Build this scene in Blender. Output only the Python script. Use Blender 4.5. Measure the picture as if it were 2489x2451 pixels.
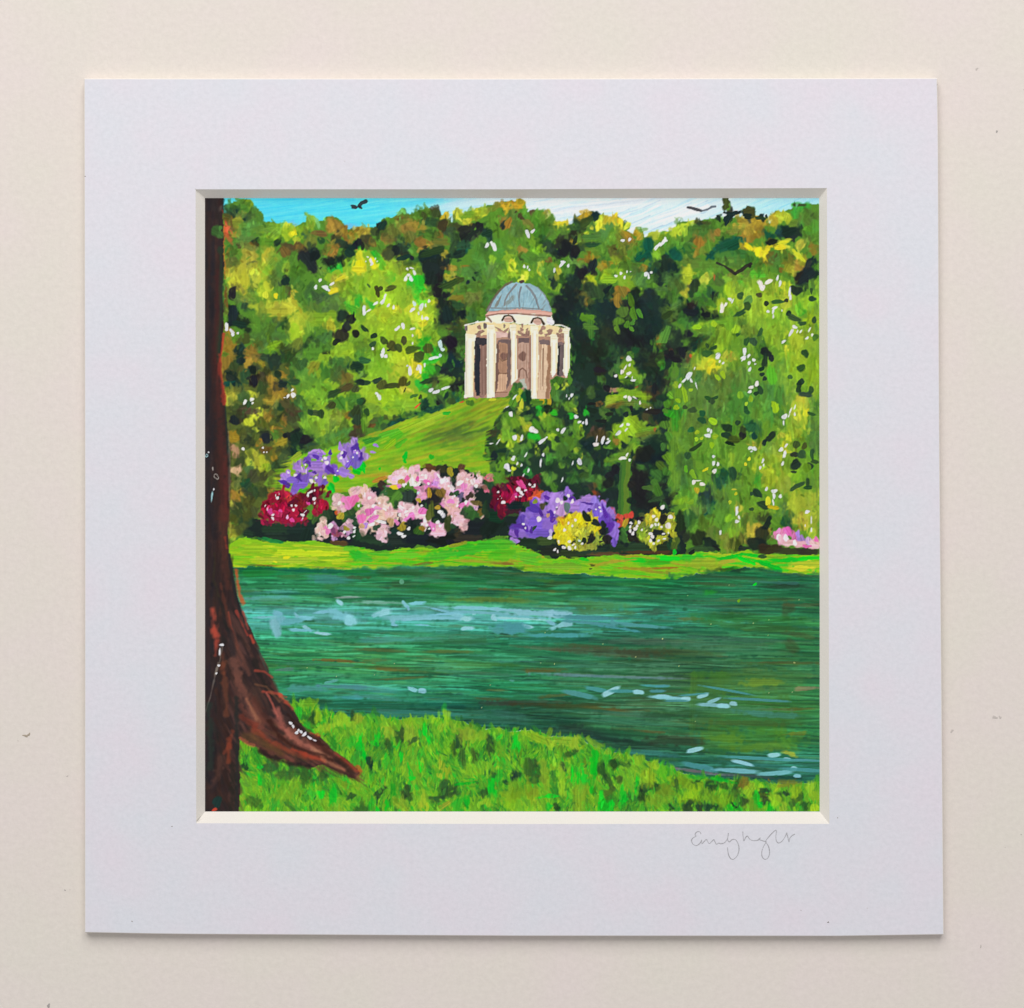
import bpy, bmesh, math, random
import numpy as np
from mathutils import Vector

for o in list(bpy.data.objects):
    bpy.data.objects.remove(o, do_unlink=True)
scene = bpy.context.scene
COL = scene.collection

# ---------------------------------------------------------------- scale of the layout
# The mount is a 6 inch square board. Layout units u are 0.0732 mm on the board's top.
U = 0.0732e-3
CX, CY = 1244.5, 1225.5
BOARD = 0.0014            # window mount board
BACK = 0.0003             # backing board under it
TOP = BOARD + BACK        # top face above the table
CAMD = 0.40               # camera height above the board's top

# ---------------------------------------------------------------- camera
cam_data = bpy.data.cameras.new('camera')
cam = bpy.data.objects.new('camera', cam_data)
COL.objects.link(cam)
cam.location = (0, 0, TOP + CAMD)
cam_data.sensor_fit = 'HORIZONTAL'
cam_data.angle = 2 * math.atan(2489 * U / 2 / CAMD)
cam_data.clip_start = 0.01
cam_data.clip_end = 50
scene.camera = cam

# ---------------------------------------------------------------- light: a window beyond the top edge, and the pale room
world = bpy.data.worlds.new('World'); scene.world = world
world.use_nodes = True
bgn = world.node_tree.nodes['Background']
bgn.inputs[0].default_value = (0.96, 0.97, 1.0, 1)
bgn.inputs[1].default_value = WORLD_STRENGTH = 0.40
def area(name, loc, target, sx, sy, power, color):
    l = bpy.data.lights.new(name, 'AREA'); l.shape = 'RECTANGLE'; l.size = sx; l.size_y = sy
    l.energy = power; l.color = color
    o = bpy.data.objects.new(name, l); COL.objects.link(o)
    o.location = loc
    o.rotation_euler = (Vector(target) - Vector(loc)).to_track_quat('-Z', 'Y').to_euler()
    return o
area('window_light', (-0.05, 0.72, 0.68), (0, 0, 0), 1.05, 0.75, 9.2, (1.0, 0.985, 0.96))

vs = scene.view_settings
vs.view_transform = 'Standard'; vs.look = 'None'; vs.exposure = 0; vs.gamma = 1
scene.render.engine = 'CYCLES'

def P(px, py, z=TOP):
    """layout position -> world position on the level z"""
    k = (CAMD + TOP - z) / CAMD
    return Vector(((px - CX) * U * k, -(py - CY) * U * k, z))
# --- the picture: a stroke-by-stroke painting engine (numpy only) -------------------
rng = np.random.default_rng(11)
PX0, PY0, PX1, PY1 = 498.0, 482.0, 1992.3, 1973.6      # picture area, in layout units
NX = 860
SC = NX / (PX1 - PX0)
NY = int(round((PY1 - PY0) * SC))
W, H = NX + 1, NY + 1
canvas = np.zeros((H, W, 3), np.float32)
pid = np.zeros((H, W), np.int16)
PARTS = []
cur = [0]

def part(name):
    if name not in PARTS:
        PARTS.append(name)
    cur[0] = PARTS.index(name)

def smooth_noise(scale, sx=1.0, sy=1.0):
    h, w = int(H / (scale * sy)) + 4, int(W / (scale * sx)) + 4
    g = rng.standard_normal((h, w)).astype(np.float32)
    yy = np.linspace(0.5, h - 2.6, H); xx = np.linspace(0.5, w - 2.6, W)
    y0 = yy.astype(int); x0 = xx.astype(int)
    fy = (yy - y0); fy = (fy * fy * (3 - 2 * fy))[:, None].astype(np.float32)
    fx = (xx - x0); fx = (fx * fx * (3 - 2 * fx))[None, :].astype(np.float32)
    a = g[y0][:, x0]; b = g[y0][:, x0 + 1]; c = g[y0 + 1][:, x0]; d = g[y0 + 1][:, x0 + 1]
    return (a * (1 - fx) + b * fx) * (1 - fy) + (c * (1 - fx) + d * fx) * fy

NZ = smooth_noise(3.5) * 0.35 + smooth_noise(6.0) * 0.45 + smooth_noise(11.0) * 0.45
NW = smooth_noise(4.0) * 0.5 + smooth_noise(10.0) * 0.8
NW2 = smooth_noise(4.0) * 0.5 + smooth_noise(10.0) * 0.8
NF = rng.standard_normal((H, W)).astype(np.float32)
PROF = [np.interp(np.linspace(0, 15, 64), np.arange(16), rng.standard_normal(16)).astype(np.float32) for _ in range(40)]

PAL = {c: np.array(v, np.float32) / 255 for c, v in {
 'k': (30, 36, 38), 'K': (30, 50, 44), 'd': (46, 76, 46), 'D': (64, 74, 40), 'g': (72, 117, 45), 'G': (86, 135, 44),
 'm': (86, 126, 55), 'n': (60, 100, 50), 'l': (122, 166, 42), 'L': (154, 192, 42), 'y': (230, 214, 40), 'Y': (174, 178, 56),
 'c': (190, 202, 55), 'o': (150, 122, 44), 'O': (118, 94, 44), 'b': (84, 66, 44), 'r': (198, 92, 48), 'v': (44, 176, 44),
 'V': (8, 198, 42), 't': (22, 82, 64), 'w': (222, 222, 232), 's': (196, 222, 224), 'p': (244, 228, 226), 'e': (112, 120, 48),
 'a': (192, 162, 44), 'U': (170, 132, 212), 'u': (122, 92, 194), 'q': (84, 50, 150), 'R': (142, 20, 54), 'x': (96, 18, 44),
 'X': (174, 28, 64), 'M': (226, 104, 172), 'i': (236, 150, 198), 'P': (238, 186, 194), 'S': (234, 188, 172), 'z': (206, 72, 142),
 'W': (246, 242, 240), 'j': (150, 206, 216), 'h': (122, 186, 198), 'f': (76, 146, 146), 'N': (196, 74, 60), 'B': (44, 38, 40)}.items()}

def col(c):
    if isinstance(c, str):
        return sum(PAL[k] for k in c) / len(c)
    return np.array(c, np.float32) / 255

def box(xa, ya, xb, yb):
    return max(0, int(xa)), max(0, int(ya)), min(W, int(xb) + 2), min(H, int(yb) + 2)

def lay(y0, y1, x0, x1, a, c, setid=True, tex=None):
    t = canvas[y0:y1, x0:x1]
    cc = c if tex is None else c * tex[..., None]
    t += (cc - t) * a[..., None]
    if setid:
        q = pid[y0:y1, x0:x1]
        q[a > 0.5] = cur[0]

def dab(x, y, rx, ry, ang, c, alpha=1.0, rag=0.3, soft=0.3, bris=0.05, setid=True):
    """one brush mark: a ragged ellipse with bristle streaks along its length"""
    cx, cy = (x - PX0) * SC, (y - PY0) * SC
    rx *= SC; ry *= SC
    if ang in (0, 0.0) and ry > rx:
        rx, ry, ang = ry, rx, 90.0
    R = max(rx, ry) * (1 + rag) + 1.5
    x0, y0, x1, y1 = box(cx - R, cy - R, cx + R, cy + R)
    if x1 <= x0 or y1 <= y0:
        return
    ca, sa = math.cos(math.radians(ang)), math.sin(math.radians(ang))
    X = (np.arange(x0, x1) - cx)[None, :]; Y = (np.arange(y0, y1) - cy)[:, None]
    u = (X * ca + Y * sa) / rx; v = (-X * sa + Y * ca) / ry
    th = np.arctan2(v, u)
    p1, p2, p3 = rng.uniform(0, 6.28, 3)
    d = (np.sqrt(u * u + v * v) if rx < 1.7 * ry else (np.abs(u) ** 2.7 + np.abs(v) ** 2.7) ** (1 / 2.7)) + rag * (NZ[y0:y1, x0:x1] * .8 + .34 * np.sin(2 * th + p1) + .32 * np.sin(3 * th + p2) + .1 * np.sin(5 * th + p3))
    s = max(soft, 0.8 / max(min(rx, ry), 0.8))
    a = np.clip((1 + s * 0.5 - d) / s, 0, 1) * alpha
    pr = PROF[int(rng.integers(40))]
    tex = 1 + bris * min(1.0, ry / 4.0) * pr[np.clip(((v + 1.6) * 20), 0, 63).astype(int)]
    lay(y0, y1, x0, x1, a.astype(np.float32), c, setid, tex.astype(np.float32))

def inside(pts, x0, y0, x1, y1, warp):
    P = np.array([((x - PX0) * SC, (y - PY0) * SC) for x, y in pts], np.float32)
    X = np.arange(x0, x1, dtype=np.float32)[None, :] + warp * NW[y0:y1, x0:x1]
    Y = np.arange(y0, y1, dtype=np.float32)[:, None] + warp * NW2[y0:y1, x0:x1]
    r = np.zeros(X.shape, bool)
    for i in range(len(P)):
        (ax, ay), (bx, by) = P[i - 1], P[i]
        if ay == by:
            continue
        k = (ay > Y) != (by > Y)
        r ^= k & (X < (bx - ax) * (Y - ay) / (by - ay) + ax)
    return r

def polymask(pts, warp=1.5):
    xs = [(p[0] - PX0) * SC for p in pts]; ys = [(p[1] - PY0) * SC for p in pts]
    x0, y0, x1, y1 = box(min(xs) - 6, min(ys) - 6, max(xs) + 6, max(ys) + 6)
    m = np.zeros((H, W), bool)
    m[y0:y1, x0:x1] = inside(pts, x0, y0, x1, y1, warp)
    return m

def poly(pts, c, alpha=1.0, warp=1.5, tex=0.0, setid=True):
    xs = [(p[0] - PX0) * SC for p in pts]; ys = [(p[1] - PY0) * SC for p in pts]
    x0, y0, x1, y1 = box(min(xs) - 4, min(ys) - 4, max(xs) + 4, max(ys) + 4)
    m = inside(pts, x0, y0, x1, y1, warp).astype(np.float32)
    b = m.copy()
    b[1:-1, 1:-1] = (m[1:-1, 1:-1] * 4 + m[:-2, 1:-1] + m[2:, 1:-1] + m[1:-1, :-2] + m[1:-1, 2:]) / 8
    t = 1 + tex * NZ[y0:y1, x0:x1] if tex else None
    lay(y0, y1, x0, x1, b * alpha, c, setid, t)

def line(pts, w0, w1, c, alpha=1.0, rag=0.25, setid=True, feather=1.1):
    """a tapering brush line through pts (layout units), half widths w0 -> w1"""
    P = np.array([((x - PX0) * SC, (y - PY0) * SC) for x, y in pts], np.float32)
    m = max(w0, w1) * SC * 1.5 + 2
    x0, y0, x1, y1 = box(P[:, 0].min() - m, P[:, 1].min() - m, P[:, 0].max() + m, P[:, 1].max() + m)
    if x1 <= x0 or y1 <= y0:
        return
    X = np.arange(x0, x1)[None, :]; Y = np.arange(y0, y1)[:, None]
    best = np.zeros((y1 - y0, x1 - x0), np.float32)
    n = len(P) - 1
    for i in range(n):
        a, b = P[i], P[i + 1]
        dx, dy = b - a
        L = dx * dx + dy * dy + 1e-6
        t = np.clip(((X - a[0]) * dx + (Y - a[1]) * dy) / L, 0, 1)
        dd = np.hypot(X - a[0] - t * dx, Y - a[1] - t * dy)
        w = (w0 + (w1 - w0) * (i + t) / n) * SC
        best = np.maximum(best, np.clip((w * (1 + rag * NZ[y0:y1, x0:x1]) - dd) / feather + 0.5, 0, 1))
    lay(y0, y1, x0, x1, (best * alpha).astype(np.float32), c, setid)

TILE = {t: (490 + (370 * (i % 4)), (480, 860, 1240, 1590)[i // 4], 2.101) for i, t in enumerate('ABCDEFGHIJKLMNOP')}
TILE.update(Q=(620, 1060, 2.068), R=(940, 1120, 2.068), S=(1220, 1160, 2.379), T=(1110, 670, 1.681))

def pt(t, *xy):
    X, Y, s = TILE[t]
    return [(X + xy[i] * s, Y + xy[i + 1] * s) for i in range(0, len(xy), 2)]

def dabs(t, text, default='w', alpha=0.96, rag=0.32, soft=0.35, jit=0.05, grow=1.0, bris=0.06, setid=True):
    X, Y, s = TILE[t]
    for e in text.split():
        f = e.split(',')
        x, y, rx = float(f[0]), float(f[1]), float(f[2])
        ry = float(f[3]) if len(f) > 3 else rx
        a = float(f[4]) if len(f) > 4 else 0.0
        if a == 0 and .6 < rx / ry < 1.7:
            a = rng.uniform(40, 130)
        c = col(f[5] if len(f) > 5 else default)
        c = np.clip(c * (1 + jit * rng.standard_normal()) + jit * 0.35 * rng.standard_normal(3), 0, 1).astype(np.float32)
        dab(X + x * s, Y + y * s, rx * s * grow, ry * s * grow, a, c, alpha, rag, soft, bris, setid)

def retouch(mask, n, r0, r1, ang0, ang1, jit=0.1, asp=2.0, off=6.0, alpha=0.85, rag=0.35, hue=0.02):
    """small brush marks that pick up the colour already on the canvas next to them"""
    ys, xs = np.nonzero(mask)
    k = rng.integers(len(xs), size=n)
    for i in k:
        x, y = xs[i], ys[i]
        ox = int(np.clip(x + rng.normal(0, off * SC), 0, W - 1)); oy = int(np.clip(y + rng.normal(0, off * SC), 0, H - 1))
        if not mask[oy, ox]:
            ox, oy = x, y
        c = canvas[oy, ox] * (1 + jit * rng.standard_normal()) + hue * rng.standard_normal(3)
        r = rng.uniform(r0, r1)
        dab(PX0 + x / SC, PY0 + y / SC, r * asp ** 0.5, r / asp ** 0.5, rng.uniform(ang0, ang1),
            np.clip(c, 0, 1).astype(np.float32), alpha, rag, 0.5, 0.07, False)

def blur(mask, n=1, amt=1.0):
    """wet paint: soften what lies inside the mask"""
    global canvas
    for _ in range(n):
        c = np.pad(canvas, ((1, 1), (1, 1), (0, 0)), 'edge')
        b = (c[1:-1, 1:-1] * 4 + 2 * (c[:-2, 1:-1] + c[2:, 1:-1] + c[1:-1, :-2] + c[1:-1, 2:]) + c[:-2, :-2] + c[:-2, 2:] + c[2:, :-2] + c[2:, 2:]) / 16
        canvas[mask] = (canvas + (b - canvas) * amt)[mask]
# --- sky ---------------------------------------------------------------------------
part('painted_sky')
yy, xx = np.mgrid[0:H, 0:W]
sx = PX0 + xx / SC
stops = [(498, (96, 214, 232)), (620, (84, 208, 238)), (900, (88, 214, 240)), (1040, (116, 218, 242)), (1080, (176, 220, 240)),
         (1230, (214, 230, 240)), (1330, (222, 232, 240)), (1460, (216, 234, 242)), (1600, (212, 232, 242)), (1750, (206, 228, 242)),
         (1840, (176, 226, 242)), (1992, (160, 218, 240))]
for k in range(3):
    canvas[..., k] = np.interp(sx, [s[0] for s in stops], [s[1][k] / 255 for s in stops])
pid[:] = cur[0]
for _ in range(520):
    x = rng.uniform(498, 1992); y = rng.uniform(482, 600)
    base = np.array([np.interp(x, [s[0] for s in stops], [s[1][k] / 255 for s in stops]) for k in range(3)])
    if x < 1080:
        c = base + rng.choice([-1, 1]) * np.array([.10, .05, .02]) * rng.random(); ang = rng.normal(-7, 3)
    else:
        c = base + rng.choice([-1.3, 0.5]) * np.array([.12, .05, .0]) * rng.random(); ang = rng.normal(-9 - (x > 1480) * 12, 4)
    dab(x, y, rng.uniform(25, 90), rng.uniform(1.2, 4), ang, np.clip(c, 0, 1), 0.5, 0.2, 0.6, 0.03)
for x, y, l in ((1500, 520, 60), (1560, 505, 90), (1640, 510, 80), (1690, 500, 60), (1540, 540, 80), (1620, 545, 70), (1580, 560, 60)):
    line([(x - l / 2, y + l * .17), (x, y + 2), (x + l / 2, y - l * .2)], .8, 1.6, col((170, 196, 212)), .5)
    line([(x - l / 2, y + 14 + l * .17), (x, y + 15), (x + l / 2, y + 11 - l * .2)], 1, 3, col((238, 240, 244)), .7)
dab(1480, 500, 130, 14, -6, col((232, 234, 240)), .6, .3, .8); dab(1650, 520, 70, 14, -18, col((234, 236, 242)), .5, .3, .8)
dabs('A', '103,33,10,5,-10,U 172,35,10,4,0,U', alpha=.25, soft=.9)

# --- woodland behind ------------------------------------------------------------------
part('painted_woodland')
edge = (pt('A', 24,14, 30,10, 36,5, 45,2.5, 53,3, 60,7, 62,10, 56,13, 66,14, 72,18, 73,24, 71,28, 80,29, 92,30, 103,31, 104,35, 112,34, 118,29, 124,25, 130,24, 137,27, 143,24, 151,22, 158,24, 163,28, 165,32, 166,36, 173,38, 182,35)
 + pt('B', 10,34, 20,36, 26,34, 30,28, 36,25, 44,23, 50,20, 58,19, 68,20, 72,16, 78,14, 86,16, 97,14, 102,18, 108,24, 112,28, 116,26, 117,16, 124,15, 127,20, 136,15, 148,12, 156,8, 164,9, 170,5)
 + pt('C', 0,3.5, 14,5, 22,5, 24,12, 28,16, 36,15, 40,19, 48,20, 50,26, 58,29, 67,28, 69,34, 73,34, 73,30, 79,25, 88,20, 97,20, 101,18, 108,19, 116,22, 122,26, 123,21, 131,22, 135,27, 140,29, 144,31, 138,38, 148,42, 150,38, 157,38, 160,44, 172,43)
 + pt('D', 0,46, 8,43, 17,40, 20,33, 24,29, 32,28, 42,30, 45,29, 56,26, 65,25, 75,26, 86,24, 97,24, 104,24, 109,22, 114,21, 120,24, 126,21, 128,30, 131,29, 130,19, 136,15, 148,15, 156,12, 163,7, 172,9, 180,8, 190,9))
land = edge + [(2010, 1362), (480, 1362), (480, 520)]
poly(land, col('G'), 1, 1.6)
wood = polymask(land, 1.6)
poly(pt('G', 75,-60, 190,-60, 190,230, 0,230, 0,150, 75,40), col('K'), .95, 3)
poly(pt('E', 20,0, 108,0, 108,60, 105,125, 95,190, 20,190), col('eD'), .9, 3)
dabs('A', '''36,17,13,8,20,d 48,7,10,6,20,G 55,8,6,4,0,l 63,21,10,8,0,g 45,22,10,7,30,K 33,22,8,5,30,d 30,25,5,8,0,O 33,34,8,9,0,O
42,30,6,7,40,Y 28,40,3,12,0,r 40,45,6,6,0,o 60,36,18,8,-10,m 75,40,14,8,0,G 88,34,14,5,0,l 98,33,6,4,0,c 50,50,20,5,-5,m 33,50,8,4,0,g
100,43,10,7,0,L 105,42,4,5,0,y 80,47,10,5,0,L 118,40,8,8,0,l 110,52,8,6,0,cY 75,52,12,5,0,g 88,52,6,4,-30,K 62,53,7,5,-50,K 45,56,10,3,0,b
57,58,6,5,0,O 56,62,4,4,0,d 127,30,10,7,0,l 152,33,11,10,0,o 135,35,7,7,0,G 121,43,6,6,0,n 136,42,9,4,0,O 165,40,8,5,0,O 172,46,6,5,-30,o
185,42,8,8,0,Yo 187,42,3,3,0,d 155,47,10,6,0,D 138,50,6,4,0,d 125,56,14,10,0,e 150,60,10,8,-20,eo 105,60,14,8,20,b 95,62,8,5,0,O 112,56,6,6,0,O
124,75,18,8,56,k 130,66,9,6,0,k 163,55,9,5,20,d 172,62,9,10,0,K 158,74,12,7,-10,K 145,73,8,4,-20,k 170,70,8,6,0,d 183,56,6,6,0,k 150,62,9,6,-20,o
181,62,4,5,0,rO 188,68,8,6,0,L 186,62,6,5,0,v 141,83,8,6,0,G 155,84,10,6,-15,vG 178,75,8,6,-20,G 182,80,9,8,0,y 165,92,12,4,-20,c 185,88,6,3,0,y
45,85,15,16,0,Y 55,68,12,10,0,Y 38,100,12,8,0,c 45,110,10,12,0,Y 75,68,10,6,0,Y 33,62,8,7,0,g 35,75,7,9,0,D 29,75,3,14,0,o 58,77,7,3,-20,D
85,78,14,10,0,m 105,72,10,6,0,m 72,88,8,12,0,l 85,95,9,9,-45,m 98,82,8,6,0,l 112,85,10,12,30,G 60,100,4,8,0,n 97,97,6,7,0,K 99,110,7,9,0,D 103,113,5,7,0,b
93,112,9,8,0,G 110,100,8,8,0,g 72,108,9,8,0,L 76,104,6,6,0,c 57,108,5,8,60,n 108,112,5,6,0,Y 62,92,6,8,0,c 50,95,6,10,0,cY
35,112,9,5,100,k 36,135,16,6,90,k 45,145,14,7,20,K 55,125,12,10,0,nd 50,122,8,6,0,d 28,120,3,16,0,O 42,118,6,5,0,m 50,117,5,6,0,Y
75,128,18,8,0,lY 90,130,14,8,0,Y 70,132,10,6,0,m 105,128,9,6,0,c 118,120,10,8,0,m 125,112,10,7,0,n 135,115,9,6,0,n 130,130,12,8,0,m 150,125,14,10,0,m
165,118,8,8,0,G 173,122,5,7,0,v 110,150,15,12,0,c 108,158,12,8,0,L 140,140,16,8,0,l 150,152,10,6,0,Y 122,140,10,6,0,l 85,147,10,8,0,n 97,146,5,9,0,d
75,155,12,8,0,g 85,160,14,6,0,m 65,165,10,10,0,g 78,170,18,8,-15,m 85,172,12,5,-20,l 105,175,20,7,-25,dD 95,183,12,6,-15,D 125,168,10,6,0,d
140,165,12,8,0,g 130,178,14,8,0,g 155,175,10,8,0,g 150,185,12,6,0,D 165,180,10,8,0,m 110,187,10,5,0,m 75,185,10,5,0,d 180,170,8,10,0,G
35,160,10,6,0,o 30,175,8,12,0,o 47,165,7,10,0,D 35,178,10,10,0,o 45,178,7,8,0,K 58,178,9,8,20,o 40,188,8,4,0,D 55,188,8,4,0,o''')
dabs('B', '''10,40,10,5,0,oY 25,40,5,6,0,D 33,33,6,5,0,K 15,50,10,6,0,D 3,55,4,6,0,k 22,53,6,4,0,O 38,48,7,6,0,o 45,42,12,10,0,e 55,26,10,6,0,G
62,35,14,10,0,eo 66,46,9,8,0,e 75,32,8,10,0,o 80,20,6,4,0,D 95,18,6,6,0,D 105,22,4,6,0,a 88,28,12,5,0,d 103,32,8,6,0,D 120,34,8,5,0,D 110,40,9,5,0,d
132,36,10,6,-10,k 145,34,6,5,0,k 140,43,12,4,-35,k 155,42,8,6,0,K 118,50,10,6,0,d 128,48,8,5,0,k 85,42,12,5,0,g 98,45,8,5,0,O 93,50,8,4,0,b
78,53,8,7,0,o 82,58,6,3,-20,o 100,52,10,5,0,e 121,20,5,7,0,Y 135,22,12,6,0,l 148,17,10,5,0,c 128,28,8,4,0,Y 165,22,10,8,0,G 180,10,12,5,0,a
183,18,8,5,0,Y 165,32,14,10,0,G 180,28,10,8,0,eo 185,40,8,6,0,e 172,32,4,4,0,O 174,31,6,3,-50,K 52,52,8,6,0,n 48,62,9,8,0,k 40,68,8,9,0,D
58,58,9,5,0,d 55,69,9,4,-15,K 67,70,3,2,0,k 92,63,18,6,-15,d 80,68,8,5,0,K 95,72,14,8,0,k 88,85,12,14,0,k 85,95,8,8,0,k 95,95,8,10,0,k
105,76,6,4,-30,K 100,85,6,6,0,K 105,65,6,5,-60,o 112,82,9,3,0,o 128,80,6,2,0,o 108,92,5,4,0,Y 125,62,10,6,-35,t 120,66,10,5,-20,K 125,55,12,5,-10,d
115,58,8,5,0,d 150,70,16,14,0,g 140,90,14,10,0,g 160,85,14,10,0,m 170,65,14,10,0,G 180,75,10,8,0,l 150,60,8,6,0,n 135,100,12,6,0,g 150,105,14,8,0,G
140,115,12,6,0,e 165,100,12,6,0,G 155,118,10,8,0,g 145,128,10,8,0,g 137,140,10,7,0,n 150,133,4,4,0,l 128,145,8,6,0,e 125,105,10,4,-20,G 117,118,10,4,-20,oe
175,90,10,6,0,Gl 185,60,8,8,0,m 160,72,6,5,0,l 107,100,14,5,-25,dK 118,96,8,4,-15,D 97,110,6,8,0,k 105,113,6,4,-30,k 100,122,5,6,0,k 115,128,14,8,0,dD
108,135,12,10,0,K 105,145,8,6,0,k 125,135,6,6,0,k 120,125,6,5,0,d 115,150,14,5,0,D 118,160,8,6,0,d 142,88,3,3,0,K 139,94,3,2,0,K 132,98,3,2,0,K
113,170,8,9,0,k 115,182,10,9,0,k 123,177,9,5,70,g 128,165,6,8,0,g 130,155,6,5,0,n''')
dabs('C', '''10,10,12,6,0,a 18,8,5,5,0,a 8,25,12,8,0,g 20,22,8,6,0,G 30,18,4,4,0,b 35,25,12,8,0,G 45,23,8,5,0,ac 48,30,12,8,0,G 58,30,6,3,0,c 65,31,8,4,0,y
68,36,8,4,0,c 55,40,16,8,0,g 60,50,12,8,0,G 35,40,14,10,0,G 15,45,12,10,0,G 12,38,8,6,0,m 25,30,8,5,0,e 3,30,6,4,0,o 18,23,5,3,0,b 40,58,6,8,0,l
20,55,8,6,0,G 30,50,8,5,0,l 18,62,5,6,0,o 19,70,4,4,0,D 5,65,8,10,0,l 7,75,5,4,0,c 25,72,10,6,0,g 40,77,6,4,0,c 35,70,10,5,0,G 40,86,6,4,0,c
25,85,10,6,0,l 22,90,5,6,0,c 10,88,10,5,0,l 42,95,5,4,0,l 50,90,8,6,0,G 52,102,6,6,0,l 60,105,6,5,0,lG 48,108,4,4,0,G 50,72,4,4,0,O 47,52,8,5,0,d
52,60,8,8,0,d 60,65,10,5,0,K 85,30,10,8,0,d 95,25,10,7,-30,dD 103,22,5,7,0,K 80,38,10,8,0,d 70,50,12,10,-40,kD 68,60,8,8,0,k 78,62,8,8,0,k
90,22,6,3,-20,a 100,35,6,7,0,m 99,35,4,3,0,c 93,43,6,4,-40,c 85,49,10,3,-35,c 78,50,4,4,0,o 80,50,5,2,110,k 97,46,12,5,0,m 100,55,12,4,-5,d
90,58,10,5,0,d 93,58,2,3,0,k 112,26,6,7,0,c 118,28,6,8,0,a 127,27,4,7,0,a 133,30,3,6,0,y 140,33,5,3,-45,c 130,38,6,6,0,c 108,32,4,8,0,cy 115,40,10,8,0,m
125,48,10,10,0,lG 140,45,8,5,0,o 152,41,6,4,0,a 143,52,8,8,0,o 155,46,6,4,0,o 170,45,8,4,0,c 185,44,8,4,0,l 135,60,6,10,0,e 150,56,8,6,0,G 165,55,9,8,0,t
158,68,12,6,-40,t 155,72,6,3,0,d 176,57,8,6,0,G 185,50,8,5,0,G 175,66,8,5,0,l 188,65,4,8,0,t 180,80,10,8,-30,tK 185,85,8,8,0,K 100,62,14,6,0,G
115,60,12,10,0,G 125,65,6,10,0,De 110,72,8,5,0,g 100,70,8,3,0,o 90,73,8,3,0,o 112,80,8,8,0,o 120,76,10,4,0,o 130,72,10,5,0,lY 140,80,12,6,0,G
125,88,14,8,0,l 115,92,8,8,0,L 135,95,12,8,0,l 150,85,12,6,0,m 155,95,10,8,0,m 145,105,12,8,0,l 155,108,6,4,0,l 160,82,8,4,20,o 75,75,8,4,0,m
65,78,8,5,0,G 80,82,8,4,0,n 85,82,4,2,0,ro 70,88,8,8,0,g 60,85,6,5,0,c 55,95,6,10,0,K 65,95,7,6,0,d 100,78,8,6,110,k 90,85,8,6,-40,k 83,92,6,10,0,k
78,100,10,10,0,K 101,88,5,4,0,k 97,96,10,6,0,cL 92,105,4,8,0,e 90,95,3,5,0,Y 70,110,10,8,0,K 65,125,12,12,0,k 80,115,8,8,0,k 100,110,14,10,0,d
115,108,10,12,0,DK 116,107,5,3,120,k 125,112,8,4,70,K 130,108,6,6,0,o 128,120,6,8,0,o 138,108,5,5,0,o 122,120,3,2,0,o 108,125,14,10,0,d 120,130,14,12,0,K
95,120,6,8,0,D 90,130,6,6,0,G 95,140,10,8,20,G 85,128,3,5,0,k 92,122,3,5,0,o 65,140,12,10,0,k 80,145,12,6,10,tK 105,150,6,16,0,d 98,155,4,12,0,g
100,160,3,6,0,v 95,150,8,5,0,g 150,120,14,10,0,K 165,115,14,8,0,K 175,125,10,14,0,dK 140,128,4,6,0,k 145,120,7,3,70,G 135,132,6,8,0,g 147,135,7,3,70,G
155,135,7,2,65,G 130,143,5,7,0,G 140,147,4,3,0,G 147,145,3,3,0,G 128,152,6,3,70,G 146,153,4,2,60,G 160,140,10,8,0,K 175,140,10,10,0,K 165,152,6,4,0,k
120,160,12,12,0,Kb 140,165,14,10,0,k 115,175,12,14,0,d 130,180,10,8,0,d 105,180,10,12,0,K 160,165,10,10,0,k 150,178,8,6,0,d 145,182,5,4,0,g
160,180,8,5,0,d 188,100,5,14,0,g 180,105,8,4,-10,m 188,120,4,8,0,g 186,135,8,5,-40,D 185,145,5,5,0,D 183,160,12,6,110,G 177,165,6,4,120,o 172,175,2,6,0,G
168,168,1.5,3,0,G 183,180,6,5,0,v 188,185,5,6,0,k 85,165,10,14,0,K 90,180,14,12,0,K 134,185,2,2,0,o''')
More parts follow.
